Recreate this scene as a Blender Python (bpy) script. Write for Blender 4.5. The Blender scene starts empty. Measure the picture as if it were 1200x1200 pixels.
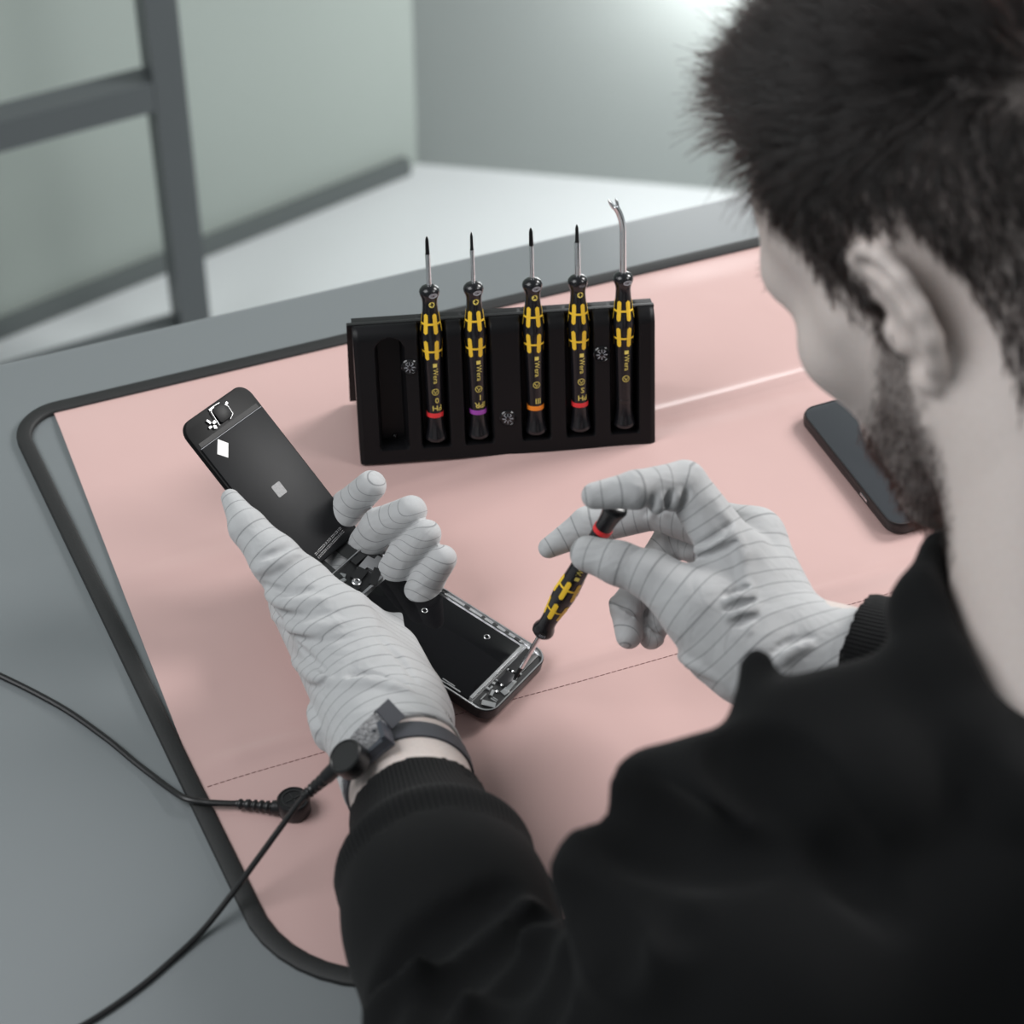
import bpy, math, numpy as np
from mathutils import Vector, Matrix
rnd = np.random.default_rng(7)
C = bpy.context.scene.collection
V = lambda *a: np.array(a, float)
TZ = 0.75                                   # table top height
# ------------------------------------------------------------------ camera
FPX, DIST, PITCH = 2800.0, 1.4, math.radians(42)
CAM = V(0, -DIST*math.cos(PITCH), DIST*math.sin(PITCH))
CR, CU, CF = V(1, 0, 0), V(0, math.sin(PITCH), math.cos(PITCH)), V(0, math.cos(PITCH), -math.sin(PITCH))
def P(x, y, h=0.0):
    """point of the place seen at photo pixel (x,y) at h millimetres over the table top (table frame, z=0 is the table)"""
    d = CR*(x-600)/FPX - CU*(y-600)/FPX + CF
    return CAM + d*((h/1000-CAM[2])/d[2])
def W(p): return (float(p[0]), float(p[1]), float(p[2])+TZ)
UP = V(0, 0, 1)
def nrm(v): return np.asarray(v, float)/np.linalg.norm(v)
# ------------------------------------------------------------------ objects
def put(o, parent=None, m=None):
    C.objects.link(o)
    if m is not None: o.data.materials.append(m)
    if parent is not None: o.parent = parent
    return o
def tag(o, label, cat, group=None):
    o['label'] = label; o['category'] = cat
    if group: o['group'] = group
    return o
def thing(name, label, cat, mat=None, group=None):
    o = bpy.data.objects.new(name, None); C.objects.link(o); o.empty_display_size = .02
    if mat is not None: o.matrix_world = mat
    return tag(o, label, cat, group)
def frame(origin, x, y, z):
    M = Matrix.Identity(4)
    for i, v in enumerate((x, y, z)):
        for r in range(3): M[r][i] = float(v[r])
    for r in range(3): M[r][3] = float(origin[r])
    M[2][3] += TZ
    return M
def mesh(name, verts, faces, smooth=True, auto=None):
    me = bpy.data.meshes.new(name)
    me.from_pydata([tuple(map(float, v)) for v in verts], [], [tuple(int(i) for i in f) for f in faces])
    me.update()
    if smooth:
        me.polygons.foreach_set('use_smooth', [True]*len(me.polygons))
        if auto is not None: me.set_sharp_from_angle(angle=math.radians(auto))
    return me
def fix(me):
    import bmesh
    b = bmesh.new(); b.from_mesh(me); bmesh.ops.recalc_face_normals(b, faces=b.faces); b.to_mesh(me); b.free(); return me
class MB:
    def __init__(s): s.v = []; s.f = []
    def add(s, v, f):
        n = len(s.v); s.v += [tuple(map(float, q)) for q in v]; s.f += [tuple(int(i)+n for i in q) for q in f]; return s
    def box(s, c, size, rot=None):
        sx, sy, sz = [q/2 for q in size]
        pts = [V(x, y, z) for x in (-sx, sx) for y in (-sy, sy) for z in (-sz, sz)]
        if rot is not None: pts = [rot@p for p in pts]
        return s.add([p+np.asarray(c) for p in pts], [(0,1,3,2),(4,6,7,5),(0,4,5,1),(2,3,7,6),(0,2,6,4),(1,5,7,3)])
    def lathe(s, prof, n=24, c=(0,0,0), ax=None, fn=None):
        v, f = [], []; ax = np.eye(3) if ax is None else ax
        for (r, z) in prof:
            for k in range(n):
                a = 2*math.pi*k/n; rr = r*(fn(a, z) if fn else 1)
                v.append(np.asarray(c)+ax@V(rr*math.sin(a), -rr*math.cos(a), z))
        for i in range(len(prof)-1):
            for k in range(n):
                k2 = (k+1) % n; f.append((i*n+k, i*n+k2, (i+1)*n+k2, (i+1)*n+k))
        f.append(tuple(range(n))[::-1]); f.append(tuple((len(prof)-1)*n+k for k in range(n)))
        return s.add(v, f)
    def tube(s, pts, r, n=10, sect=None):
        pts = [np.asarray(p, float) for p in pts]; m = len(pts)
        rs = r if hasattr(r, '__len__') else [r]*m
        t0 = nrm(pts[1]-pts[0]); nn = np.cross(t0, UP)
        if np.linalg.norm(nn) < .05: nn = np.cross(t0, V(1,0,0))
        nn = nrm(nn); v, f = [], []
        for i in range(m):
            t = nrm(pts[min(i+1, m-1)]-pts[max(i-1, 0)]); nn = nrm(nn-t*(nn@t)); b = np.cross(t, nn)
            for k in range(n):
                a = 2*math.pi*k/n; v.append(pts[i]+rs[i]*(nn*math.cos(a)+b*math.sin(a)))
        for i in range(m-1):
            for k in range(n):
                k2 = (k+1) % n; f.append((i*n+k, i*n+k2, (i+1)*n+k2, (i+1)*n+k))
        f.append(tuple(range(n))[::-1]); f.append(tuple((m-1)*n+k for k in range(n)))
        return s.add(v, f)
    def rrect(s, w, l, r, z0, z1, c=(0,0), bev=0.0, seg=8):
        """rounded rectangle slab, bevelled edges"""
        def loop(ins, z):
            q = []
            rr = max(r-ins, 1e-5)
            for (sx, sy, a0) in ((1,1,0),(-1,1,90),(-1,-1,180),(1,-1,270)):
                for k in range(seg+1):
                    a = math.radians(a0+90*k/seg)
                    q.append((c[0]+sx*(w/2-r)+rr*math.cos(a), c[1]+sy*(l/2-r)+rr*math.sin(a), z))
            return q
        L = [loop(bev, z0)] + ([loop(bev*.3, z0+bev*.3), loop(0, z0+bev), loop(0, z1-bev), loop(bev*.3, z1-bev*.3), loop(bev, z1)] if bev else [loop(0, z1)])
        n = len(L[0]); v = [p for q in L for p in q]; f = []
        for i in range(len(L)-1):
            for k in range(n): f.append((i*n+k, i*n+(k+1) % n, (i+1)*n+(k+1) % n, (i+1)*n+k))
        f.append(tuple(range(n))[::-1]); f.append(tuple((len(L)-1)*n+k for k in range(n)))
        return s.add(v, f)
    def me(s, name, smooth=True, auto=35): return fix(mesh(name, s.v, s.f, smooth, auto))
    def obj(s, name, m, parent=None, smooth=True, auto=35): return put(bpy.data.objects.new(name, s.me(name, smooth, auto)), parent, m)
def spline(pts, n=12):
    pts = [np.asarray(p, float) for p in pts]; q = [2*pts[0]-pts[1]]+pts+[2*pts[-1]-pts[-2]]; out = []
    for i in range(1, len(q)-2):
        for k in range(n):
            t = k/n; a, b, c, d = q[i-1], q[i], q[i+1], q[i+2]
            out.append(.5*(2*b+(c-a)*t+(2*a-5*b+4*c-d)*t*t+(3*b-a-3*c+d)*t**3))
    return out+[pts[-1]]
# ------------------------------------------------------------------ materials
def mat(name, col, rough=.5, metal=0.0, spec=.5, coat=0.0, sheen=0.0, bump=None, var=None, sss=0.0):
    m = bpy.data.materials.new(name); m.use_nodes = True; nt = m.node_tree; b = nt.nodes['Principled BSDF']
    b.inputs['Base Color'].default_value = (*col, 1); b.inputs['Roughness'].default_value = rough; b.inputs['Metallic'].default_value = metal
    b.inputs['Specular IOR Level'].default_value = spec; b.inputs['Coat Weight'].default_value = coat; b.inputs['Coat Roughness'].default_value = .08
    if sheen: b.inputs['Sheen Weight'].default_value = sheen; b.inputs['Sheen Roughness'].default_value = .4
    if sss: b.inputs['Subsurface Weight'].default_value = sss; b.inputs['Subsurface Radius'].default_value = (.006, .003, .002)
    tc = None
    if bump or var: tc = nt.nodes.new('ShaderNodeTexCoord')
    if var:                                  # (scale, amount): soft tone variation of the material itself
        n = nt.nodes.new('ShaderNodeTexNoise'); n.inputs['Scale'].default_value = var[0]; n.inputs['Detail'].default_value = 4
        mx = nt.nodes.new('ShaderNodeMix'); mx.data_type = 'RGBA'
        mx.inputs[6].default_value = (*[c*(1-var[1]) for c in col], 1); mx.inputs[7].default_value = (*[min(1, c*(1+var[1])) for c in col], 1)
        nt.links.new(tc.outputs['Object'], n.inputs['Vector']); nt.links.new(n.outputs['Fac'], mx.inputs[0]); nt.links.new(mx.outputs[2], b.inputs['Base Color'])
    if bump:
        n = nt.nodes.new('ShaderNodeTexNoise'); n.inputs['Scale'].default_value = bump[0]; n.inputs['Detail'].default_value = 3
        bp = nt.nodes.new('ShaderNodeBump'); bp.inputs['Strength'].default_value = bump[1]; bp.inputs['Distance'].default_value = bump[2]
        nt.links.new(tc.outputs['Object'], n.inputs['Vector']); nt.links.new(n.outputs['Fac'], bp.inputs['Height']); nt.links.new(bp.outputs['Normal'], b.inputs['Normal'])
    return m
M = dict(
    floor=mat('floor_coating', (.54, .57, .58), .42, var=(1.5, .06)),
    wall=mat('partition_paint', (.325, .37, .345), .38, var=(1.2, .05)),
    wall2=mat('partition_paint_grey', (.315, .345, .335), .35, var=(1.2, .05)),
    base=mat('baseboard_grey', (.10, .115, .115), .5),
    steel_paint=mat('grey_painted_steel', (.085, .095, .10), .45),
    table=mat('grey_laminate', (.17, .187, .195), .42, bump=(900, .06, .0003), var=(3, .04)),
    vinyl=mat('pink_vinyl', (.565, .382, .362), .33, spec=.55, bump=(14, .25, .004), var=(6, .045)),
    binding=mat('black_binding_tape', (.013, .0135, .014), .62, bump=(1500, .5, .0004)),
    thread=mat('dark_thread', (.22, .115, .11), .8),
    blackplastic=mat('black_moulded_plastic', (.006, .006, .007), .42, spec=.22, bump=(1400, .18, .0003)),
    blackgloss=mat('black_gloss', (.007, .007, .008), .10, spec=.5),
    handle=mat('black_handle_plastic', (.008, .008, .010), .22),
    yellow=mat('yellow_soft_grip', (.94, .60, .04), .45),
    print_=mat('yellow_print', (.85, .70, .16), .5),
    white=mat('white_sticker', (.82, .82, .82), .5),
    greyst=mat('grey_print', (.40, .41, .45), .5),
    chrome=mat('bright_steel', (.86, .87, .89), .2, 1.0),
    darksteel=mat('blackened_tip', (.015, .015, .016), .35, .6),
    red=mat('red_ring', (.75, .035, .04), .4), purple=mat('purple_ring', (.33, .06, .40), .4), orange=mat('orange_ring', (.90, .25, .02), .4),
    plate=mat('dark_grey_shield_plate', (.014, .0145, .016), .4, spec=.08, var=(60, .25)),
    cover=mat('black_battery_film', (.006, .006, .007), .04, spec=.2),
    panel=mat('black_panel_back', (.006, .006, .0065), .4, spec=.12),
    dullsteel=mat('dull_contact_steel', (.30, .30, .30), .42, .8),
    case=mat('dark_anodised_case', (.045, .044, .047), .32, .7),
    silver=mat('silver_shield', (.62, .62, .63), .28, .9),
    comp=mat('dark_component', (.02, .02, .021), .4),
    rubber=mat('black_rubber', (.008, .008, .009), .36, bump=(900, .15, .0003)),
    webbing=mat('slate_webbing', (.06, .063, .075), .7, bump=(2200, .6, .0005)),
    hookfab=mat('grey_hook_fabric', (.38, .38, .39), .9, bump=(900, 1.0, .002), var=(850, .75)),
    buckle=mat('slate_buckle_plastic', (.055, .06, .075), .35),
    screen=mat('phone_glass', (.045, .049, .055), .10, spec=.6),
    alu=mat('dark_phone_frame', (.10, .10, .105), .3, .9),
)
def skin_material():
    m = mat('fair_skin', (.50, .415, .385), .48, sss=.12, bump=(500, .2, .0006)); nt = m.node_tree; b = nt.nodes['Principled BSDF']
    a = nt.nodes.new('ShaderNodeAttribute'); a.attribute_name = 'hairroots'
    n = nt.nodes.new('ShaderNodeTexNoise'); n.inputs['Scale'].default_value = 700
    tc = nt.nodes.new('ShaderNodeTexCoord'); nt.links.new(tc.outputs['Object'], n.inputs['Vector'])
    v = nt.nodes.new('ShaderNodeMix'); v.data_type = 'RGBA'; v.inputs[6].default_value = (.54, .465, .435, 1); v.inputs[7].default_value = (.65, .58, .55, 1)
    x = nt.nodes.new('ShaderNodeMix'); x.data_type = 'RGBA'; x.inputs[7].default_value = (.03, .024, .022, 1)
    nt.links.new(n.outputs['Fac'], v.inputs[0]); nt.links.new(v.outputs[2], x.inputs[6]); nt.links.new(a.outputs['Fac'], x.inputs[0]); nt.links.new(x.outputs[2], b.inputs['Base Color'])
    return m
def glove_material():
    m = bpy.data.materials.new('grey_striped_glove_cloth'); m.use_nodes = True; nt = m.node_tree; b = nt.nodes['Principled BSDF']
    b.inputs['Roughness'].default_value = .85; b.inputs['Sheen Weight'].default_value = .25; b.inputs['Specular IOR Level'].default_value = .2
    a = nt.nodes.new('ShaderNodeAttribute'); a.attribute_name = 'thread'
    d = nt.nodes.new('ShaderNodeMath'); d.operation = 'FRACT'; nt.links.new(a.outputs['Fac'], d.inputs[0])
    s = nt.nodes.new('ShaderNodeMath'); s.operation = 'LESS_THAN'; s.inputs[1].default_value = .085; nt.links.new(d.outputs[0], s.inputs[0])
    f = nt.nodes.new('ShaderNodeMath'); f.operation = 'MULTIPLY'; f.inputs[1].default_value = .62; nt.links.new(s.outputs[0], f.inputs[0])
    x = nt.nodes.new('ShaderNodeMix'); x.data_type = 'RGBA'; x.inputs[6].default_value = (.455, .46, .468, 1); x.inputs[7].default_value = (.16, .165, .17, 1)
    nt.links.new(f.outputs[0], x.inputs[0]); nt.links.new(x.outputs[2], b.inputs['Base Color'])
    tc = nt.nodes.new('ShaderNodeTexCoord'); n = nt.nodes.new('ShaderNodeTexNoise'); n.inputs['Scale'].default_value = 55; n.inputs['Detail'].default_value = 2; n.inputs['Distortion'].default_value = .8
    n2 = nt.nodes.new('ShaderNodeTexNoise'); n2.inputs['Scale'].default_value = 1800
    ad = nt.nodes.new('ShaderNodeMath'); ad.operation = 'MULTIPLY_ADD'; ad.inputs[1].default_value = .06
    nt.links.new(tc.outputs['Object'], n.inputs['Vector']); nt.links.new(tc.outputs['Object'], n2.inputs['Vector'])
    nt.links.new(n2.outputs['Fac'], ad.inputs[0]); nt.links.new(n.outputs['Fac'], ad.inputs[2])
    bp = nt.nodes.new('ShaderNodeBump'); bp.inputs['Strength'].default_value = .38; bp.inputs['Distance'].default_value = .006
    nt.links.new(ad.outputs[0], bp.inputs['Height']); nt.links.new(bp.outputs['Normal'], b.inputs['Normal'])
    return m
def knit_material():
    m = bpy.data.materials.new('black_sweat_fabric'); m.use_nodes = True; nt = m.node_tree; b = nt.nodes['Principled BSDF']
    b.inputs['Base Color'].default_value = (.0052, .0055, .0060, 1); b.inputs['Roughness'].default_value = .9; b.inputs['Specular IOR Level'].default_value = .15
    b.inputs['Sheen Weight'].default_value = .04; b.inputs['Sheen Roughness'].default_value = .5
    a = nt.nodes.new('ShaderNodeAttribute'); a.attribute_name = 'rib'
    s = nt.nodes.new('ShaderNodeMath'); s.operation = 'SINE'; nt.links.new(a.outputs['Fac'], s.inputs[0])
    tc = nt.nodes.new('ShaderNodeTexCoord'); n = nt.nodes.new('ShaderNodeTexNoise'); n.inputs['Scale'].default_value = 1400
    nt.links.new(tc.outputs['Object'], n.inputs['Vector'])
    ad = nt.nodes.new('ShaderNodeMath'); ad.operation = 'MULTIPLY_ADD'; ad.inputs[1].default_value = .7
    nt.links.new(n.outputs['Fac'], ad.inputs[0]); nt.links.new(s.outputs[0], ad.inputs[2])
    bp = nt.nodes.new('ShaderNodeBump'); bp.inputs['Strength'].default_value = .55; bp.inputs['Distance'].default_value = .0006
    nt.links.new(ad.outputs[0], bp.inputs['Height']); nt.links.new(bp.outputs['Normal'], b.inputs['Normal'])
    return m
def hair_material(name, mel, rough):
    m = bpy.data.materials.new(name); m.use_nodes = True; nt = m.node_tree; nt.nodes.remove(nt.nodes['Principled BSDF']); h = nt.nodes.new('ShaderNodeBsdfHairPrincipled'); h.parametrization = 'MELANIN'
    h.inputs['Melanin'].default_value = mel; h.inputs['Melanin Redness'].default_value = .12; h.inputs['Roughness'].default_value = rough; h.inputs['Radial Roughness'].default_value = .4; h.inputs['Random Roughness'].default_value = .3
    nt.links.new(h.outputs[0], nt.nodes['Material Output'].inputs['Surface']); return m
M['hair'] = hair_material('dark_brown_hair', .955, .34); M['beardhair'] = hair_material('brown_beard_hair', .94, .4)
M['skin'] = skin_material(); M['glove'] = glove_material(); M['knit'] = knit_material()
# ------------------------------------------------------------------ smooth surfaces from blended limbs
def cap(a, b, ra, rb, t0=None, t1=None, sq=None): return dict(k='c', a=np.asarray(a, float), b=np.asarray(b, float), ra=ra, rb=rb, t=(t0, t1), sq=sq)
def ell(c, r, ax=None): return dict(k='e', c=np.asarray(c, float), r=np.asarray(r, float), ax=np.eye(3) if ax is None else np.asarray(ax, float), t=(None, None))
def pd(p, X):
    if p['k'] == 'c':
        a, b = p['a'], p['b']
        if p['sq'] is not None:             # flatten across direction n by factor s
            n, s = p['sq']; q = X-a; q = q+((q@n)*(1/s-1))[..., None]*n; bb = b-a; bb = bb+(bb@n)*(1/s-1)*n
        else: q = X-a; bb = b-a
        t = np.clip((q@bb)/max(bb@bb, 1e-12), 0, 1)
        return np.sqrt(((q-t[..., None]*bb)**2).sum(-1))-(p['ra']+(p['rb']-p['ra'])*t)
    q = (X-p['c'])@p['ax'].T if p['ax'] is not None else X-p['c']
    k0 = np.sqrt(((q/p['r'])**2).sum(-1)); k1 = np.sqrt(((q/p['r']**2)**2).sum(-1))+1e-9
    return k0*(k0-1)/k1
def smin(a, b, k):
    h = np.maximum(k-np.abs(a-b), 0)/k
    return np.minimum(a, b)-h*h*k*.25
def bounds(p):
    if p['k'] == 'c': r = max(p['ra'], p['rb']); return np.minimum(p['a'], p['b'])-r, np.maximum(p['a'], p['b'])+r
    r = p['r'].max(); return p['c']-r, p['c']+r
class Grid:
    def __init__(s, prims, vox, pad=.008):
        lo = np.min([bounds(p)[0] for p in prims], 0)-pad; hi = np.max([bounds(p)[1] for p in prims], 0)+pad
        s.o, s.v = lo, vox; s.n = np.ceil((hi-lo)/vox).astype(int)+1
    def field(s, prims, k, D=None, sub=False, m=.03):
        if D is None: D = np.full(s.n, .1, np.float32)
        for p in prims:
            lo, hi = bounds(p); i0 = np.clip(np.floor((lo-m-s.o)/s.v).astype(int), 0, s.n-1); i1 = np.clip(np.ceil((hi+m-s.o)/s.v).astype(int)+1, 1, s.n)
            if (i1 <= i0).any(): continue
            g = np.stack(np.meshgrid(*[s.o[c]+s.v*np.arange(i0[c], i1[c]) for c in range(3)], indexing='ij'), -1)
            d = pd(p, g); sl = tuple(slice(i0[c], i1[c]) for c in range(3))
            D[sl] = -smin(-D[sl], d, k) if sub else smin(D[sl], d, k)
        return D
    def half(s, D, pt, n, k=.001):           # keep the side the normal n points to
        g = [s.o[c]+s.v*np.arange(s.n[c])-pt[c] for c in range(3)]
        d = g[0][:, None, None]*n[0]+g[1][None, :, None]*n[1]+g[2][None, None, :]*n[2]
        return np.maximum(D, -d.astype(np.float32))
    def mesh(s, D):
        S = D < 0; n = np.array(D.shape); cnt = np.zeros(n-1, np.int8); off = [(i, j, k) for i in (0, 1) for j in (0, 1) for k in (0, 1)]
        for (i, j, k) in off: cnt += S[i:n[0]-1+i, j:n[1]-1+j, k:n[2]-1+k]
        act = np.argwhere((cnt > 0) & (cnt < 8)); ids = np.full(n-1, -1, np.int32); ids[tuple(act.T)] = np.arange(len(act))
        cd = np.stack([D[tuple((act+o).T)] for o in np.array(off)], 1); acc = np.zeros((len(act), 3)); w = np.zeros(len(act))
        for a in range(8):
            for ax in range(3):
                if off[a][ax] == 0:
                    b = a+(4, 2, 1)[ax]; d0, d1 = cd[:, a], cd[:, b]; msk = (d0 < 0) != (d1 < 0)
                    t = d0[msk]/(d0[msk]-d1[msk]); q = np.tile(np.array(off[a], float), (msk.sum(), 1)); q[:, ax] += t; acc[msk] += q; w[msk] += 1
        vv = s.o+s.v*(act+acc/w[:, None]); F = []
        for ax in range(3):
            A = S.take(range(n[ax]-1), ax); B = S.take(range(1, n[ax]), ax); e = np.argwhere(A != B); u, v_ = (ax+1) % 3, (ax+2) % 3
            e = e[(e[:, u] > 0) & (e[:, v_] > 0) & (e[:, u] < n[u]-1) & (e[:, v_] < n[v_]-1)]; fl = A[tuple(e.T)]
            du = np.eye(3, dtype=int)[u]; dv = np.eye(3, dtype=int)[v_]
            q = np.stack([ids[tuple((e-du-dv).T)], ids[tuple((e-dv).T)], ids[tuple(e.T)], ids[tuple((e-du).T)]], 1)
            q[~fl] = q[~fl][:, ::-1]; F.append(q)
        return vv, np.concatenate(F)
def relax(v, f, it=2, lam=.5):
    e = np.concatenate([f[:, [0, 1]], f[:, [1, 2]], f[:, [2, 3]], f[:, [3, 0]]]); e = np.concatenate([e, e[:, ::-1]])
    deg = np.bincount(e[:, 0], minlength=len(v))[:, None]
    for _ in range(it):
        s = np.stack([np.bincount(e[:, 0], v[e[:, 1], c], len(v)) for c in range(3)], 1); v = v+lam*(s/np.maximum(deg, 1)-v)
    return v
def quadmesh(name, v, f):
    me = bpy.data.meshes.new(name); v = v+V(0, 0, TZ)
    me.vertices.add(len(v)); me.vertices.foreach_set('co', v.astype(np.float32).ravel())
    me.loops.add(f.size); me.loops.foreach_set('vertex_index', f.astype(np.int32).ravel())
    me.polygons.add(len(f)); me.polygons.foreach_set('loop_start', np.arange(0, f.size, 4, dtype=np.int32)); me.polygons.foreach_set('use_smooth', np.ones(len(f), bool))
    me.update(); me.validate(); return me
def attr(me, name, val): me.attributes.new(name, 'FLOAT', 'POINT').data.foreach_set('value', np.asarray(val, np.float32))
#==BODY==
# ------------------------------------------------------------------ the setting
FZ = -TZ*1000                                # floor height below the table, mm
def structure(name, mb, m): o = mb.obj(name, m); o['kind'] = 'structure'; return o
def quadbox(mb, pts, z0, z1):                # prism over a plan polygon (table frame z)
    n = len(pts); v = [(p[0], p[1], z0+TZ) for p in pts]+[(p[0], p[1], z1+TZ) for p in pts]
    return mb.add(v, [tuple(range(n))[::-1], tuple(range(n, 2*n))]+[(i, (i+1) % n, (i+1) % n+n, i+n) for i in range(n)])
cor = P(489, 192, FZ)[:2]; dl = nrm(P(150, 328, FZ)[:2]-cor); dr = nrm(P(885, 226, FZ)[:2]-cor)
nl, nr = V(-dl[1], dl[0]), V(-dr[1], dr[0])
if nl@(V(0, -1)) > 0: nl = -nl                # outward normals
if nr@(V(0, -1)) > 0: nr = -nr
A, B = cor+dl*2.4, cor+dr*2.6
f_ = MB(); quadbox(f_, [(-2.6, -1.6), (2.8, -1.6), (2.8, 2.2), (-2.6, 2.2)], -TZ-.06, -TZ); structure('floor', f_, M['floor'])
w_ = MB(); quadbox(w_, [cor, A, A+nl*.06, cor+nl*.06], -TZ, 1.75); structure('wall_left', w_, M['wall'])
w_ = MB(); quadbox(w_, [cor, B, B+nr*.06, cor+nr*.06], -TZ, 1.75); structure('wall_back', w_, M['wall2'])
t_ = MB(); quadbox(t_, [cor-nl*.001+dl*.02, A-nl*.001, A-nl*.016, cor-nl*.016+dl*.02], -TZ, -TZ+.020); structure('baseboard_left', t_, M['base'])
# ------------------------------------------------------------------ table
TE = nrm(V(.9318, .3630, 0)); TN = V(-TE[1], TE[0], 0)
def EN(e, n, z=0.0): return TE*e+TN*n+UP*z
def en(p): return float(p@TE), float(p@TN)
tb = thing('work_table', 'long grey work table under the pink mat, bare grey strip along its far edge', 'table', frame(EN(.12, -.09, -TZ), TE, TN, UP))
mb = MB(); mb.rrect(1.72, .675, .012, .720, .750, bev=.003); mb.obj('table_top', M['table'], tb)
for sx in (-1, 1):
    for sy in (-1, 1):
        mb = MB(); mb.rrect(.05, .05, .006, .0, .7195, c=(sx*.78, sy*.27), bev=.002); mb.obj('leg', M['steel_paint'], tb)
# ------------------------------------------------------------------ pink mat
NB_ = [(en(P(240, 915))[1]+en(P(600, 834))[1])/2]
n_front, n_back = en(P(420, 1176))[1], en(P(520, 368))[1]
e_left0, e_left1 = en(P(152, 796)), en(P(282, 1068))
def eL(n): return e_left0[0]+(n-e_left0[1])*(e_left1[0]-e_left0[0])/(e_left1[1]-e_left0[1])
E_R = .405
def outline(ins, seg=10):
    """mat outline moved inwards by ins, counter-clockwise, rounded corners"""
    cs = [(eL(n_front)+ins, n_front+ins, .074), (E_R-ins, n_front+ins, .05), (E_R-ins, n_back-ins, .03), (eL(n_back)+ins, n_back-ins, .03)]
    pts = []
    for i in range(4):
        p0, p, p1 = np.array(cs[i-1][:2]), np.array(cs[i][:2]), np.array(cs[(i+1) % 4][:2]); r = max(cs[i][2]-ins, .004)
        a, b = nrm(p0-p), nrm(p1-p); c = p+(a+b)*r
        for k in range(seg+1):
            t = k/seg; q0 = p+a*r; q1 = p+b*r; ang0 = math.atan2(*(q0-c)[::-1]); ang1 = math.atan2(*(q1-c)[::-1])
            d = (ang1-ang0+math.pi) % (2*math.pi)-math.pi
            pts.append(c+np.linalg.norm(q0-c)*V(math.cos(ang0+d*t), math.sin(ang0+d*t)))
    return pts
mat_o = thing('antistatic_mat', 'pink vinyl work mat with black bound edge and fold creases, lying on the grey table', 'mat', frame(V(0, 0, 0), V(1, 0, 0), V(0, 1, 0), UP))
nA1 = en(P(870, 468))[1]; nB1 = NB_[0]
def sheet_h(e, n):
    h = .0021
    def ridge(n0, w, a): return a*math.exp(-((n-n0)/w)**2)
    h += ridge(nA1+.004*math.sin(e*9), 0.0046, .0040*(.55+.45*math.tanh((e-.05)*9)))+ridge(nA1-.022, .011, .0016)
    h += ridge(nB1+.014, .0046, .0022)+ridge(nB1+.028, .009, .0007)
    h += .0010*math.sin(e*13+n*5+1.2)*math.cos(n*17+e*3)+.0006*math.sin(e*31-n*11)*math.sin(n*23+.7)
    h += .0016*math.exp(-((e-.21)/.05)**2)*math.exp(-((n+.02)/.09)**2)
    edge = min(e-eL(n), E_R-e, n-n_front, n_back-n); k = min(max((edge-.006)/.03, 0), 1)
    return .0016+max(h-.0016, 0)*k*k*(3-2*k)
ol = outline(.003)
NE, NN = 190, 150
def inside(e, n):
    c = False; m = len(ol)
    for i in range(m):
        (x1, y1), (x2, y2) = ol[i], ol[(i+1) % m]
        if (y1 > n) != (y2 > n) and e < (x2-x1)*(n-y1)/(y2-y1)+x1: c = not c
    return c
mb = MB(); gi = {}
es = np.linspace(eL(n_front)-.002, E_R, NE); ns = np.linspace(n_front, n_back, NN); fl = []
ins_ = [[inside(e, n) for n in ns] for e in es]
for i in range(NE-1):
    for j in range(NN-1):
        if all(ins_[a][b] for a in (i, i+1) for b in (j, j+1)): fl.append([(i, j), (i+1, j), (i+1, j+1), (i, j+1)])
for q in fl:
    for ij in q:
        if ij not in gi: gi[ij] = len(mb.v); mb.v.append(tuple(EN(es[ij[0]], ns[ij[1]], sheet_h(es[ij[0]], ns[ij[1]]))))
mb.f = [tuple(gi[ij] for ij in q) for q in fl]
me = mesh('sheet', mb.v, mb.f, True); sh = put(bpy.data.objects.new('sheet', me), mat_o, M['vinyl'])
mb = MB(); prof = [(0, .0001), (0, .0030), (.0012, .0037), (.0080, .0037), (.0094, .0028), (.0094, .0001)]
L = [outline(i) for i, z in prof]; n = len(L[0])
mb.v = [tuple(EN(p[0], p[1], z)) for (i, z), lp in zip(prof, L) for p in lp]
mb.f = [(i*n+k, i*n+(k+1) % n, ((i+1) % 6)*n+(k+1) % n, ((i+1) % 6)*n+k) for i in range(6) for k in range(n)]
mb.obj('binding', M['binding'], mat_o, auto=60)
mb = MB()
e = eL(nB1)+.012
while e < E_R-.012:
    z = max(sheet_h(e, nB1), sheet_h(e+.0025, nB1)); mb.add([EN(e, nB1-.00028, z+.0001), EN(e+.0025, nB1-.00028, z+.0001), EN(e+.0025, nB1+.00028, z+.0001), EN(e, nB1+.00028, z+.0001), EN(e, nB1-.0001, z+.0003), EN(e+.0025, nB1-.0001, z+.0003), EN(e+.0025, nB1+.0001, z+.0003), EN(e, nB1+.0001, z+.0003)],
        [(0,3,2,1),(4,5,6,7),(0,1,5,4),(1,2,6,5),(2,3,7,6),(3,0,4,7)]); e += .0034
mb.obj('stitching', M['thread'], mat_o, smooth=False)
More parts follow.
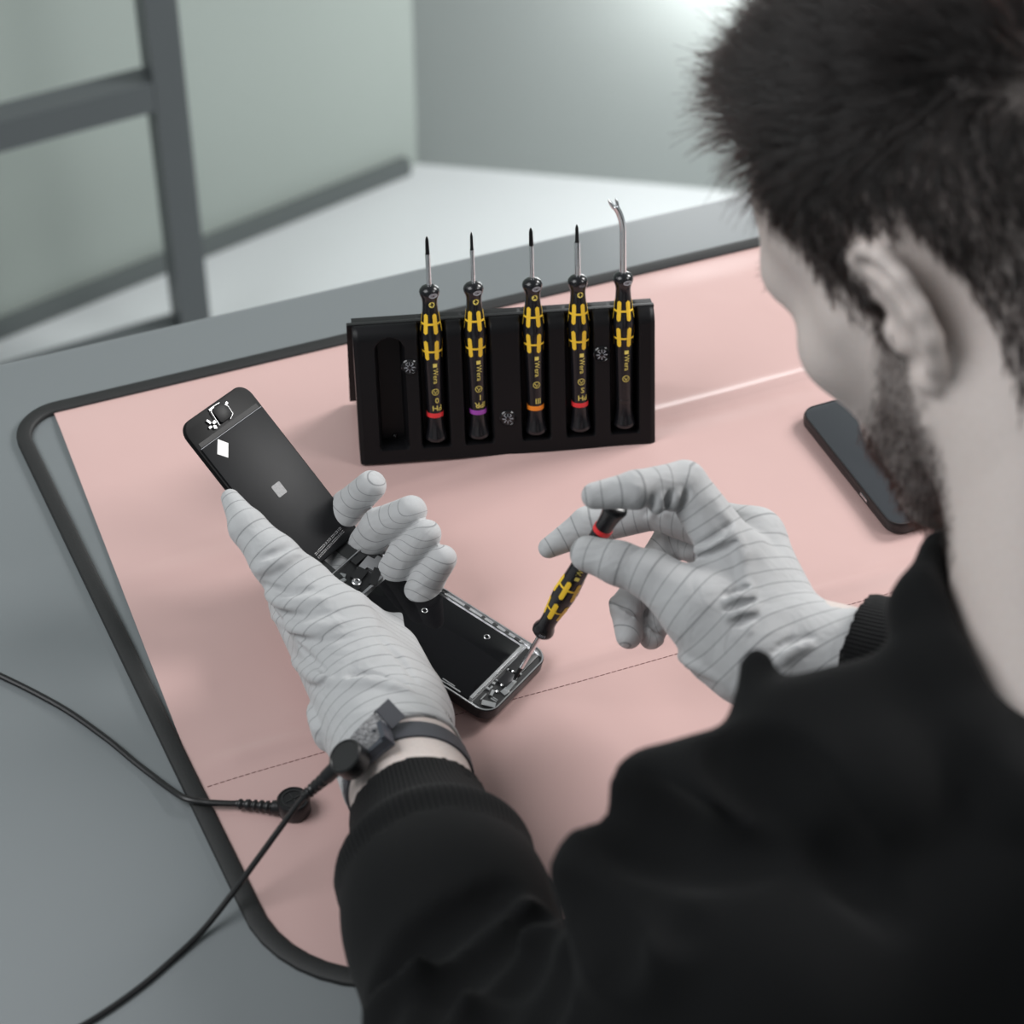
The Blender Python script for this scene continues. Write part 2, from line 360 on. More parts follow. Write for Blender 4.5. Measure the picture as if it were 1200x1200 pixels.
# ------------------------------------------------------------------ blurred metal rack behind the table
def zat(pl, y):                              # height over the table (mm) at which a plumb line through plan point pl crosses photo row y
    lo, hi = -750., 1200.
    for _ in range(50):
        m_ = (lo+hi)/2; q = V(pl[0], pl[1], m_/1000)-CAM; yy = 600-FPX*(q@CU)/(q@CF)
        lo, hi = (m_, hi) if yy > y else (lo, m_)
    return lo
rk = thing('metal_rack', 'grey metal frame of posts and cross rails standing on the floor behind the table', 'rack')
b0 = P(243, 430, FZ); zr = zat(b0, 100); r0 = V(b0[0], b0[1], zr/1000); rl = P(120, 122, zr); rd = nrm(rl-r0); rd[2] = 0; rd = nrm(rd); rp = V(-rd[1], rd[0], 0)
rot = np.stack([rd, V(-rd[1], rd[0], 0), UP], 1)
Hh = zr/1000+.75+.30
posts = [b0+V(-.012, 0, 0), b0+rd*.52, b0+rd*.52-V(-rd[1], rd[0], 0)*(-.36), b0-V(-rd[1], rd[0], 0)*(-.36)]
def bar(mb, a, b, w):
    d = nrm(b-a); s = nrm(np.cross(d, UP if abs(d[2]) < .9 else rd)); t = np.cross(d, s); R_ = np.stack([d, s, t], 1)
    return mb.box((a+b)/2+V(0, 0, TZ), (np.linalg.norm(b-a), w, w), R_)
for p in posts[:2]:
    m_ = MB(); bar(m_, V(p[0], p[1], -TZ), V(p[0], p[1], -TZ+Hh), .034); m_.obj('post', M['steel_paint'], rk, auto=30)
zl = zat(b0, 386)/1000
for zz in (zr/1000, zl):
    m_ = MB(); a, b = posts[0], posts[1]; bar(m_, V(a[0], a[1], zz)+rd*.018, V(b[0], b[1], zz)-rd*.018, .034); m_.obj('rail', M['steel_paint'], rk)
# ------------------------------------------------------------------ lettering
def text_pts(s, size):
    cu = bpy.data.curves.new('t', 'FONT'); cu.body = s; cu.size = size; cu.resolution_u = 2; cu.align_x = 'CENTER'; cu.align_y = 'CENTER'
    o = bpy.data.objects.new('t', cu); C.objects.link(o); dg = bpy.context.evaluated_depsgraph_get(); dg.update()
    me = bpy.data.meshes.new_from_object(o.evaluated_get(dg)); v = np.array([w.co[:] for w in me.vertices]) if len(me.vertices) else np.zeros((0, 3)); f = [tuple(p.vertices) for p in me.polygons]
    bpy.data.objects.remove(o); bpy.data.curves.remove(cu); bpy.data.meshes.remove(me); return v, f
# ------------------------------------------------------------------ precision screwdrivers (cap at z=0, tip up)
PROF = [(.0, 0), (5.0, .2), (6.2, .9), (6.6, 2.2), (6.3, 3.6), (5.5, 6.5), (4.95, 10), (4.7, 14), (4.7, 18), (4.75, 24), (4.9, 32), (5.1, 42), (5.35, 50), (5.6, 56), (6.0, 61), (6.35, 65.5), (6.35, 67.5), (5.95, 71.5), (5.3, 77), (4.75, 82.5), (4.45, 87), (4.5, 89.5), (5.0, 91.5), (5.75, 93.2), (6.0, 94.8), (5.6, 96.4), (4.2, 98), (2.4, 98.8), (0, 98.8)]
PROF = [(r/1000, z/1000) for r, z in PROF]
_pz = np.array([z for r, z in PROF[1:-1]]); _pr = np.array([r for r, z in PROF[1:-1]])
def RAD(z): return float(np.interp(z, _pz, _pr))
def wrapped(mb, v, f, z0, th0, mode, lift=.00014):
    out = []
    for (x, y, *_) in v:
        if mode == 'down': u, w = y, -x      # reads from the tip towards the cap
        elif mode == 'flip': u, w = -x, -y   # upside down
        else: u, w = x, y
        z = z0+w; r = RAD(z)+lift; a = th0+u/RAD(z0); out.append((r*math.sin(a), -r*math.cos(a), z))
    mb.add(out, f)
def disc(r, n=20, r0=0.0):
    v = [(r*math.cos(2*math.pi*k/n), r*math.sin(2*math.pi*k/n)) for k in range(n)]
    if r0 == 0: return v, [tuple(range(n))]
    v += [(r0*math.cos(2*math.pi*k/n), r0*math.sin(2*math.pi*k/n)) for k in range(n)]
    return v, [(k, (k+1) % n, (k+1) % n+n, k+n) for k in range(n)]
def rect2(x0, y0, x1, y1): return [(x0, y0), (x1, y0), (x1, y1), (x0, y1)], [(0, 1, 2, 3)]
def poly2(p): return p, [tuple(range(len(p)))]
def screwdriver(label, mtx, shaft_len, shaft_r, tip, ring, lines, symbol, sticker, blade='cross', th=.16, gth=.42):
    t = thing('precision_screwdriver', label, 'screwdriver', mtx, 'yellow and black precision screwdrivers')
    mb = MB(); mb.lathe(PROF, 30, fn=lambda a, z: 1+.02*math.cos(6*a)*(1 if .05 < z < .086 else .2)); mb.obj('handle', M['handle'], t, auto=50)
    g = MB()
    def pill(th0, zc, hl, w):
        vs, fs = [], []; N = 14
        for i in range(N+1):
            z = zc-hl+2*hl*i/N; d = max(0, abs(z-zc)-(hl-w)); ww = math.sqrt(max(w*w-d*d, 1e-10)); r = RAD(z)+.00022
            for s in (-1, -.5, 0, .5, 1):
                a = th0+s*ww/r; vs.append((r*math.sin(a), -r*math.cos(a), z))
        for i in range(N):
            for s in range(4): fs.append((i*5+s, i*5+s+1, i*5+s+6, i*5+s+5))
        g.add(vs, fs)
    def band(zc, hw):
        vs, fs = [], []; N = 48
        for z in (zc-hw, zc+hw):
            for k in range(N):
                a = 2*math.pi*k/N; r = RAD(z)+.0002; vs.append((r*math.sin(a), -r*math.cos(a), z))
        g.add(vs, [(k, (k+1) % N, (k+1) % N+N, k+N) for k in range(N)])
    for k in range(6):
        pill(gth+k*math.pi/3, .0762, .0064, .00135); pill(gth+k*math.pi/3, .0598, .0064, .00135)
    band(.0762, .00062); band(.0590, .00062)
    g.obj('grip_inlay', M['yellow'], t)
    # shaft and tip
    z0 = .0975; zt = z0+shaft_len
    if blade != 'pry':
        mb = MB(); mb.lathe([(shaft_r, z0), (shaft_r, zt-.011), (shaft_r*.97, zt-.0108)], 16); mb.obj('shaft', M['chrome'], t, auto=50)
        r2 = shaft_r*tip; mb = MB(); mb.lathe([(shaft_r*.98, zt-.0111), (r2, zt-.0102), (r2, zt-.0026), (r2*.72, zt-.0012), (r2*.22, zt)], 16, fn=lambda a, z: 1-(.30*(math.cos(2*a)**2) if z > zt-.003 else 0)); mb.obj('blade_tip', M['darksteel'], t, auto=50)
    else:
        mb = MB(); c = [V(0, 0, z0), V(0, 0, zt-.022), V(0, 0, zt-.016), V(-.0006, 0, zt-.011), V(-.0022, 0, zt-.006), V(-.0042, -.0004, zt-.0022)]
        mb.tube(spline(c, 6), shaft_r, 14)
        for s in (-1, 1):
            a = V(-.0040, 0, zt-.003)+V(.0011, .0, .0002)*s; mb.tube([a, a+V(-.0012+.0007*s, -.0002, .0032), a+V(-.0022+.0009*s, -.0004, .0052)], [.0012, .0011, .0004], 8)
        mb.obj('shaft', M['chrome'], t, auto=50)
    if ring:
        mb = MB(); mb.lathe([(.0046, .0160), (.00505, .0163), (.00505, .0187), (.0046, .0190)], 28); mb.obj('colour_ring', M[ring], t, auto=40)
    else:
        mb = MB(); mb.lathe([(.0046, .0160), (.0049, .0163), (.0049, .0187), (.0046, .0190)], 28); mb.obj('colour_ring', M['blackgloss'], t, auto=40)
    # print
    p = MB(); v, f = text_pts('Wera', .0042); wrapped(p, v, f, .0432, th+.04, 'down')
    p2_ = MB(); wrapped(p2_, *rect2(-.0012, -.0011, .0012, .0013), .0500, th+.02, 'up'); 
    wrapped(p2_, *disc(.0021, 20, .00175), .0330, th-.05, 'up'); wrapped(p2_, *poly2([(-.0012, .0009), (-.0009, .0011), (0, -.0007), (.0011, .0009), (.0013, .0007), (0, -.0013)]), .0330, th-.05, 'up')
    p_ = MB()
    for i, s in enumerate(lines):
        v, f = text_pts(s, .0050); wrapped(p_, v, f, .0226+.0050*i, th+.10, 'flip')
    if symbol:
        v, f = disc(.0018); wrapped(p, v, f, .0880, th+.02, 'up')
    p2_.obj('printed_logo', M['print_'], t, smooth=False)
    if lines: p_.obj('size_lettering', M['print_'], t, smooth=False)
    p.obj('printed_lettering', M['print_'], t, smooth=False)
    if symbol:
        q = MB()
        angs = (0, 90, 180, 270) if symbol == 'cross' else (90, 210, 330)
        for a in angs:
            a = math.radians(a); c, s = math.cos(a), math.sin(a); w = .00032; l = .0012
            wrapped(q, *poly2([(c*0-s*-w, s*0+c*-w), (c*l-s*-w, s*l+c*-w), (c*l-s*w, s*l+c*w), (c*0-s*w, s*0+c*w)]), .0880, th+.02, 'up', .00028)
        q.obj('drive_symbol', M['handle'], t, smooth=False)
    q = MB(); v, f = disc(.0026, 24); v = [(x, y*.62) for x, y in v]; wrapped(q, v, f, .0939, th+.16, 'up', .0004); so = q.obj('collar_sticker', M['greyst'] if sticker else M['comp'], t, smooth=False)
    q = MB(); v, f = text_pts('ESD', .0019); wrapped(q, v, f, .0939, th+.16, 'up', .00052); q.obj('sticker_print', M['handle'] if sticker else M['greyst'], so, smooth=False)
    return t
# ------------------------------------------------------------------ tool pouch
PBL, PBR = P(423, 545, 4.2), P(768, 520, 4.2); PU = nrm(PBR-PBL); PW = float(np.linalg.norm(PBR-PBL)); ph = V(-PU[1], PU[0], 0); LEAN = math.radians(75)
PV = ph*math.cos(LEAN)+UP*math.sin(LEAN); PNn = np.cross(PU, PV)          # front normal faces the camera
PH_ = .087; PT = .017
pm = frame(PBL, PU, PV, PNn)
pouch = thing('tool_pouch', 'black moulded tool pouch standing open on the pink mat, five screwdrivers in its slots', 'tool pouch', pm)
SLOT = [(x-421.5)/346*PW for x in (462, 511, 561, 628, 680, 732)]
def smooth(a, b, x): t = min(max((x-a)/(b-a), 0), 1); return t*t*(3-2*t)
def front(u, v):
    z = 0.0
    for i, s in enumerate(SLOT):
        hw = .0083; top = .080; d = abs(u-s)
        if v > top-hw: d = math.hypot(u-s, v-(top-hw))
        if i: d = abs(u-s); 
        k = 1-smooth(hw-.0016, hw+.0006, d); kb = smooth(.0085, .0105, v); kt = 1.0
        kt = 1-.5*smooth(.072, .084, v)
        z = min(z, -.0125*k*kb*kt if i else -.0125*k*kb)
    edge = min(u, PW-u); z -= .0012*(1-smooth(0, .003, edge)); z -= (.009-math.sqrt(max(.009**2-(v-(PH_-.009))**2, 0)))*.93 if v > PH_-.009 else 0
    return z
NU, NV = 300, 70
us = np.linspace(0, PW, NU); vs_ = np.concatenate([np.linspace(0, .012, 10), np.linspace(.0125, PH_-.0125, 30), np.linspace(PH_-.012, PH_, 30)])
mb = MB(); mb.v = [(u, v, front(u, v)) for u in us for v in vs_]+[(u, v, -PT-.001) for u in us for v in vs_]
N2 = len(vs_); off_ = NU*N2
for i in range(NU-1):
    for j in range(N2-1):
        a, b, c, d = i*N2+j, (i+1)*N2+j, (i+1)*N2+j+1, i*N2+j+1; mb.f += [(a, b, c, d), (a+off_, d+off_, c+off_, b+off_)]
for i in range(NU-1):
    a, b = i*N2, (i+1)*N2; mb.f.append((a, a+off_, b+off_, b)); a, b = i*N2+N2-1, (i+1)*N2+N2-1; mb.f.append((a, b, b+off_, a+off_))
for j in range(N2-1):
    a, b = j, j+1; mb.f.append((a, b, b+off_, a+off_)); a, b = (NU-1)*N2+j, (NU-1)*N2+j+1; mb.f.append((a, a+off_, b+off_, b))
mb.obj('moulded_insert', M['blackplastic'], pouch, auto=50)
# folded cover: wraps over the top edge and drops behind as the rear prop
mb = MB(); ct = []
R_ = .0093
for k in range(11):
    a = math.radians(78+102*k/10); ct.append((PH_-.0090+R_*math.sin(a), -.0090+R_*math.cos(a)))
# rear prop reaches the mat behind the insert
bx = PBL+PV*PH_; foot = -(.046)
dv = V(0, 0, 1)
def to_local(p): q = p-PBL; return V(q@PU, q@PV, q@PNn)
back_foot = PBL+ph*.062; lf = to_local(back_foot+UP*.0005)
ct += [(lf[1]*t+(PH_-.0090)*(1-t), lf[2]*t+(-.0186)*(1-t)) for t in (.1, .3, .5, .7, .9, 1.0)]
th_ = .0016; m = len(ct); vsx = []
for side in (0, 1):
    for i, (v, z) in enumerate(ct):
        p0, p1 = np.array(ct[max(i-1, 0)]), np.array(ct[min(i+1, m-1)]); t = nrm(p1-p0); nn = V(-t[1], t[0]) if True else 0
        q = V(v, z)+nn*(-th_*side)
        for u in (-.0030, PW+.0004): vsx.append((u, q[0], q[1]))
fs = []
for i in range(m-1):
    a = i*2; fs.append((a, a+1, a+3, a+2)); b = a+2*m; fs.append((b, b+2, b+3, b+1)); fs += [(a, a+2, b+2, b), (a+1, b+1, b+3, a+3)]
fs += [(0, 2*m, 2*m+1, 1), (2*m-2, 2*m-1, 4*m-1, 4*m-2)]
mb.add(vsx, fs); mb.obj('folded_cover', M['blackplastic'], pouch, auto=60)
def on_panel(x, y):                          # local u,v of a photo pixel on the pouch front
    o = PBL; d = P(x, y, 0)-CAM; t = ((o-CAM)@PNn)/(d@PNn); q = CAM+d*t-o; return float(q@PU), float(q@PV)
for (x, y) in ((480, 430), (595, 490), (705, 415)):
    u, v = on_panel(x, y); mb = MB(); mb.lathe([(.0046, -.001), (.0050, .0003), (.0044, .0009), (.0040, .0004), (.0034, .0004), (.0030, .0008), (0.0001, .0011)], 28, (u, v, 0)); st = mb.obj('snap_stud', M['blackgloss'], pouch, auto=30)
    mb = MB()
    for k in range(8): a = 2*math.pi*k/8; mb.box((u+.0022*math.cos(a), v+.0022*math.sin(a), .0011), (.0020, .00028, .0005), np.array([[math.cos(a), -math.sin(a), 0], [math.sin(a), math.cos(a), 0], [0, 0, 1]]))
    mb.obj('stud_ribs', M['greyst'], st)
mb = MB(); mb.lathe([(.0016, -.0005), (.0015, .0008), (.0008, .0014), (.0001, .0016)], 14, (SLOT[0]+.001, .0118, -.0118)); mb.obj('slot_peg', M['blackgloss'], pouch)
TOOLS = [(1, 515, 520, 277, 503, .00145, .86, 'red', ['PH', '0'], 'cross', 1, 'cross', 'red ring marked PH 0, beside the empty slot'),
         (2, 564, 516, 272, 554, .00125, .80, 'purple', ['IPR', '1'], 'cross', 1, 'cross', 'purple ring marked IPR 1'),
         (3, 629, 513, 267, 624, .00125, 1.08, 'orange', ['III'], 'tri', 1, 'cross', 'orange ring marked III'),
         (4, 684, 508, 263, 677, .00175, .66, 'red', ['PH', 'S'], 'cross', 0, 'cross', 'red ring marked PH S'),
         (5, 736, 502, 237, 725, .00195, 1, None, [], None, 1, 'pry', None)]
for (i, xb, yb, yt, xt, sr, tp, ring, lines, sym, stk, blade, lab) in TOOLS:
    u, v = on_panel(xb-2, yb-2); o = PBL+PU*SLOT[i]+PV*.0115+PNn*(-.0040)
    ax = nrm(PV+PU*(.0)); 
    # shaft length so that the tip reaches its row in the photo
    lo, hi = .02, .09
    for _ in range(40):
        s = (lo+hi)/2; q = o+ax*(.0975+s)-CAM; y = 600-FPX*(q@CU)/(q@CF)
        lo, hi = (s, hi) if y > yt else (lo, s)
    label = 'screwdriver with '+lab+', in the black pouch' if lab else 'black and yellow tool with bent forked steel blade, at the end of the pouch'
    yv = -PNn; mt = frame(o, PU, -PNn, ax)
    screwdriver(label, mt, lo, sr, tp, ring, lines, sym, stk, blade)
# held screwdriver: tip in the opened phone, cap under the index finger
HT, HC = P(602, 797, 13.5), None
cap_p = P(723, 592, 139); hax = nrm(HT-cap_p); hlen = float(np.linalg.norm(HT-cap_p))
hx = nrm(np.cross(hax, nrm(cap_p-CAM))); hy = np.cross(hax, hx)
if hy@(cap_p-CAM) < 0: hx, hy = -hx, -hy
screwdriver('black and yellow screwdriver held by the right glove, tip inside the opened phone', frame(cap_p, hx, hy, hax), hlen-.0975, .0014, .85, 'red', ['PH', '00'], None, 0, 'cross', -.35, .1)
# ------------------------------------------------------------------ opened smartphone in the left hand
def rect_frame(TL, TR, BR, BL):
    TL, TR, BR, BL = [np.array(q)/1000 for q in (TL, TR, BR, BL)]; c = (TL+TR+BR+BL)/4; x = nrm(TR+BR-TL-BL); y = nrm(TL+TR-BL-BR); z = nrm(np.cross(x, y)); y = np.cross(z, x); return c, x, y, z
bc, bX, bY, bZ = rect_frame((-112.5, -107.2, 34.8), (-79.8, -58.6, 32.0), (20.8, -127.7, 10.9), (-11.9, -176.2, 13.8))
# leaf: same plan fit, raised along the line of sight so that it meets the hinge
LC = [np.array(q) for q in ((-182.7, -27.5, 87.7), (-152.7, 22.1, 78.9), (-87.9, -28.9, 12.2), (-117.9, -78.5, 21.0))]
lc, lX, lY, lZ = rect_frame(*LC)
dv = nrm(CAM-lc); lc = lc+dv*.026
PWD, PLN = .0586, .1238
ph1 = thing('opened_smartphone', 'opened black smartphone with lifted display panel, resting in the left glove', 'smartphone', frame(bc, bX, bY, bZ))
def boxes(lst, name, m, parent, smooth=False):
    mb = MB()
    for b in lst:
        r = None
        if len(b) == 7: a = math.radians(b[6]); r = np.array([[math.cos(a), -math.sin(a), 0], [math.sin(a), math.cos(a), 0], [0, 0, 1]])
        mb.box((b[0]/1000, b[1]/1000, b[2]/1000), (b[3]/1000, b[4]/1000, b[5]/1000), r)
    return mb.obj(name, m, parent, smooth=smooth)
# case: outer shell with raised rim and a recessed floor
def rl(w, l, r, z, seg=10):
    q = []
    for (sx, sy, a0) in ((1,1,0),(-1,1,90),(-1,-1,180),(1,-1,270)):
        for k in range(seg+1): a = math.radians(a0+90*k/seg); q.append((sx*(w/2-r)+r*math.cos(a), sy*(l/2-r)+r*math.sin(a), z))
    return q
def loft(loops, closed_bottom=True, closed_top=True):
    n = len(loops[0]); mb = MB(); mb.v = [p for q in loops for p in q]
    for i in range(len(loops)-1):
        for k in range(n): mb.f.append((i*n+k, i*n+(k+1) % n, (i+1)*n+(k+1) % n, (i+1)*n+k))
    if closed_bottom: mb.f.append(tuple(range(n))[::-1])
    if closed_top: mb.f.append(tuple((len(loops)-1)*n+k for k in range(n)))
    return mb
w, l = PWD, PLN
loft([rl(w-.0012, l-.0012, .0084, -.0074), rl(w, l, .009, -.0068), rl(w, l, .009, -.0006), rl(w-.0008, l-.0008, .0086, -.0001)], closed_top=False).obj('rear_case', M['case'], ph1)
loft([rl(w-.0008, l-.0008, .0086, -.0001), rl(w-.0012, l-.0012, .0084, .00005), rl(w-.0022, l-.0022, .0079, .0), rl(w-.0026, l-.0026, .0077, -.0012), rl(w-.0028, l-.0028, .0076, -.0030)], closed_bottom=False).obj('case_rim', M['silver'], ph1)
mb = MB(); mb.rrect(.0506, .084, .001, -.0029, -.0011, c=(-.0012, -.0040), bev=.0003); bcov = mb.obj('battery_cover', M['cover'], ph1)
for (x, y) in ((.0085, .008), (.0165, -.0285)):
    mb = MB(); mb.lathe([(.0012, -.0012), (.0018, -.0009), (.0015, -.0007), (.0011, -.0010)], 20, (x, y, 0)); ey_ = mb.obj('screw_eyelet', M['silver'], bcov); MB().lathe([(.0012, -.0012), (.0012, -.00085), (.0011, -.00080)], 18, (x, y, 0)).obj('eyelet_hole', M['cover'], ey_)
boxes([(-.4, -47.1, -.7, 50, 1.7, 1.0), (9, -46.9, -.3, 20, 1.2, .5), (-14, -47.3, -.35, 14, .9, .4)], 'shield_bar', M['silver'], ph1)
boxes([(26.3, -8, -1.2, 1.0, 74, .8), (27.1, -22, -.9, .5, 52, .5)], 'side_bracket', M['silver'], ph1)
for b_ in [(26.6, 24, -.9, 1.6, 5, .8), (26.7, 8, -.75, 1.4, 2.2, .8), (26.7, -8, -.75, 1.4, 3.4, .8), (26.7, -19, -.75, 1.5, 2.0, .8), (26.7, -27, -.75, 1.5, 3.0, .8), (26.7, -35, -.75, 1.5, 2.4, .8), (26.4, -42, -.75, 1.8, 3.4, .8)]: boxes([b_], 'side_clip', M['comp'], ph1)
boxes([(-25.9, -20, -1.0, .5, 26, .6), (-25.8, -36, -.7, .7, 9, .5), (-24.6, -32, -.6, .5, 8, .3)], 'side_rail', M['silver'], ph1)
# bottom end: speaker, dock connector, screws
boxes([(0, -54.6, -2.3, 51, 11.6, 1.2)], 'lower_frame', M['comp'], ph1)
mb = MB(); mb.rrect(.019, .0078, .001, -.0020, -.0004, c=(.0150, -.0536), bev=.0003); mb.obj('speaker_module', M['comp'], ph1)
mb = MB(); mb.rrect(.0105, .0062, .0008, -.0018, -.0002, c=(-.0010, -.0540), bev=.0003); mb.obj('dock_connector', M['case'], ph1)
for b_ in [(-3.5, -57.8, -.7, 9, 3.0, .5, 4), (-9, -58.2, -.8, 4, 3.4, .4, -10), (-22, -56.4, -.8, 3.4, 7.5, .5, 24), (24.4, -53.2, -.6, 2.2, 3.4, .6, -20)]: boxes([b_], 'shield_plate', M['silver'], ph1)
boxes([(-8.5, -50.4, -.6, 1.6, 1.6, .6, 20), (-11.6, -51.0, -.7, 2.0, .9, .5), (-13.6, -50.2, -.6, 1.3, 2.4, .6), (-14.6, -53.6, -.6, 4.2, 1.6, .5, 14), (-5.6, -51.4, -.6, .8, 3.6, .5), (4.8, -50.6, -.6, 1.2, .9, .6), (2.4, -57.2, -.5, 1.5, 1.5, .6), (-18.2, -57.0, -.6, .7, 3.6, .5), (-16.9, -57.2, -.6, .7, 3.0, .5), (6.9, -57.6, -.55, 1.1, 1.1, .6), (11.5, -49.2, -.5, 9, .4, .4), (-20, -51.6, -.6, 5.4, .5, .5)], 'board_parts', M['silver'], ph1)
for (x, y) in ((-6.6, -54.4), (5.6, -53.4), (-12, -55.0)):
    mb = MB(); mb.lathe([(.0008, -.0016), (.0009, -.0003), (.0006, -.0001), (.0001, -.0003)], 12, (x/1000, y/1000, 0)); mb.obj('screw', M['chrome'], ph1)
# hinge end: camera, shields, flex cables
boxes([(0, 50.5, -2.2, 52, 21, 1.2)], 'upper_frame', M['comp'], ph1)
boxes([(-1, 40.2, -.8, 49, 1.4, .9)], 'upper_shield_bar', M['silver'], ph1)
for b_ in [(13.5, 52.6, -.7, 12, 4.0, 1.0, 6), (17.6, 48.6, -.6, 11.2, 4.6, 1.2, 4), (-14.6, 50.0, -.6, 3.0, 12.4, 1.0, 14), (-10.8, 50.6, -.6, 3.4, 5.8, 1.0, 20), (-5.8, 54.2, -.4, 4.6, 2.2, .9, -12), (-2.4, 56.4, -.3, 2.6, 3.2, .8, 24), (-12.4, 44.2, -.6, 4.6, 1.4, .7, -16)]: boxes([b_], 'connector_shield', M['silver'], ph1)
for b_ in [(4.6, 50.2, -.5, 9.6, 6.2, 1.6, 8), (9.4, 42.6, -.2, 13, 4.4, .7, 24), (-20.2, 47.0, -.5, 6.6, 9.8, 1.4, 6), (-5.6, 45.4, -.5, 6.2, 3.4, 1.0, -8)]: boxes([b_], 'connector_block', M['comp'], ph1)
mb = MB(); mb.lathe([(.0021, -.0008), (.0027, .0002), (.0021, .0006), (.0016, .0002), (.0016, -.0004)], 20, (-.0012, .0478, 0)); mb.obj('camera_ring', M['silver'], ph1)
# display panel leaf: its own pose, still part of the phone
bm4 = frame(bc, bX, bY, bZ); lm4 = frame(lc, lX, lY, lZ)
leaf = put(bpy.data.objects.new('display_panel', None) if False else bpy.data.objects.new('display_panel', (lambda q: q.me('display_panel'))(MB().rrect(.0586, .106, .0085, -.0034, -.0004, bev=.0006))), ph1, M['panel'])
leaf.matrix_local = bm4.inverted() @ lm4
mb = MB(); mb.rrect(.0556, .0880, .0008, -.0006, .0005, c=(.0002, -.0082), bev=.0002); mb.obj('backing_plate', M['plate'], leaf)
boxes([(0, 36.1, .3, 55.4, .2, .35)], 'plate_fold', M['greyst'], leaf)
boxes([(0, 38.0, -.3, 53, 2.6, .3)], 'panel_gap', M['panel'], leaf)
hb = MB(); hb.rrect(.0104, .0096, .0016, -.0004, .0008, c=(.0010, .0458), bev=.0003); hb = hb.obj('home_button_bracket', M['panel'], leaf)
mb = MB(); pts = [(-6.2, 41.0), (-5.2, 49.6), (-2.0, 51.4), (4.0, 51.2)]
mb.tube([V(x/1000, y/1000, .0005) for x, y in pts], .00030, 6); mb.tube([V(x/1000, y/1000, .0005) for x, y in ((4.4, 50.4), (7.6, 47.0), (7.0, 42.0), (3.0, 40.4))], .00028, 6); mb.obj('bracket_edge', M['dullsteel'], hb)
boxes([(8.0, 48.6, .4, 2.2, 1.4, .6, 20), (-8.0, 44.0, .4, 2.6, 1.6, .6, 10), (-9.6, 41.6, .4, 2.0, 2.0, .6, -20), (-11.0, 46.0, .4, 1.4, 2.8, .5, 20), (-3.2, 51.0, .2, 4.0, 1.2, .5, 4), (-12.4, 43.0, .3, 2.2, 1.2, .5)], 'panel_contacts', M['dullsteel'], leaf)
# stickers and the tiny marks
mb = MB(); a = math.radians(0)
sq = [(-16.6, 29.6), (-9.2, 26.6), (-13.4, 19.4), (-20.6, 22.6)]
def leaf_uv(x, y): d = P(x, y, 0)-CAM; t = ((lc-CAM)@lZ)/(d@lZ); q = CAM+d*t-lc; return float(q@lX), float(q@lY)
def flat(mb, pxs, z0, z1):
    uv = [leaf_uv(*p) for p in pxs]; n = len(uv); mb.add([(u, v, z0) for u, v in uv]+[(u, v, z1) for u, v in uv], [tuple(range(n))[::-1], tuple(range(n, 2*n))]+[(i, (i+1) % n, (i+1) % n+n, i+n) for i in range(n)])
flat(mb, [(254, 535), (266.5, 519.5), (266.8, 520), (254.3, 515.2)], .0004, .0004) if False else flat(mb, [(254.5, 515.3), (266.8, 520), (266.6, 537), (254, 532.8)], .0004, .00075)
mb.obj('white_sticker', M['white'], leaf, smooth=False)
mb = MB(); uu = leaf_uv(326.5, 574); mb.rrect(.0076, .0076, .0009, .0004, .00065, c=uu); mb.obj('grey_sticker', mat('grey_label', (.22, .22, .225), .5, var=(900, .4)), leaf, smooth=False)
mb = MB(); o0 = np.array(leaf_uv(374, 657)); o1 = np.array(leaf_uv(405, 624)); dd = o1-o0; nn = V(-dd[1], dd[0])/np.linalg.norm(dd)
for row in (0, 1):
    t = .02
    while t < .96:
        wd = rnd.uniform(.022, .05); a, b = o0+dd*t, o0+dd*(t+wd*.62); h0 = .0008+row*.0024; 
        for (s0, s1) in ((0, .28), (.72, 1.0)) if rnd.random() < .5 else ((0, 1.0),):
            if s1 == 1.0 and s0 == 0: q = [a, o0+dd*(t+wd*.22), o0+dd*(t+wd*.22), a]; q = [a+nn*h0, o0+dd*(t+wd*.25)+nn*h0, o0+dd*(t+wd*.25)+nn*(h0+.0014), a+nn*(h0+.0014)]
            else: q = [a+nn*(h0+s0*.0014), b+nn*(h0+s0*.0014), b+nn*(h0+s1*.0014), a+nn*(h0+s1*.0014)]
            mb.add([(p[0], p[1], .00054) for p in q], [(0, 1, 2, 3)])
        t += wd*1.0
mb.obj('fine_print', mat('dim_print', (.42, .42, .43), .5), leaf, smooth=False)
# flex cables from the leaf to the case
fc0 = lc+lY*(-.0515); 
for k, (sx, wd) in enumerate(((-.008, .007), (.012, .009))):
    a = lc+lX*sx-lY*.052-lZ*.0026; b = bc+bX*(sx+.001)+bY*.0555+bZ*.0006; mid = (a+b)/2-UP*.001+bZ*.001; pts = spline([a, mid, b], 8); vs, fs = [], []
    for i, p in enumerate(pts):
        for s in (-1, 1): q = p+bX*s*wd/2-bc; vs.append((q@bX, q@bY, q@bZ)); 
    for i, p in enumerate(pts):
        for s in (-1, 1): q = p+bX*s*wd/2-bc-bZ*.0003; vs.append((q@bX, q@bY, q@bZ))
    n = len(pts); fs = [(2*i, 2*i+1, 2*i+3, 2*i+2) for i in range(n-1)]+[(2*n+2*i, 2*n+2*i+2, 2*n+2*i+3, 2*n+2*i+1) for i in range(n-1)]+[(2*i, 2*i+2, 2*n+2*i+2, 2*n+2*i) for i in range(n-1)]+[(2*i+1, 2*n+2*i+1, 2*n+2*i+3, 2*i+3) for i in range(n-1)]
    mb = MB().add(vs, fs); mb.obj('flex_cable', M['comp'], ph1)
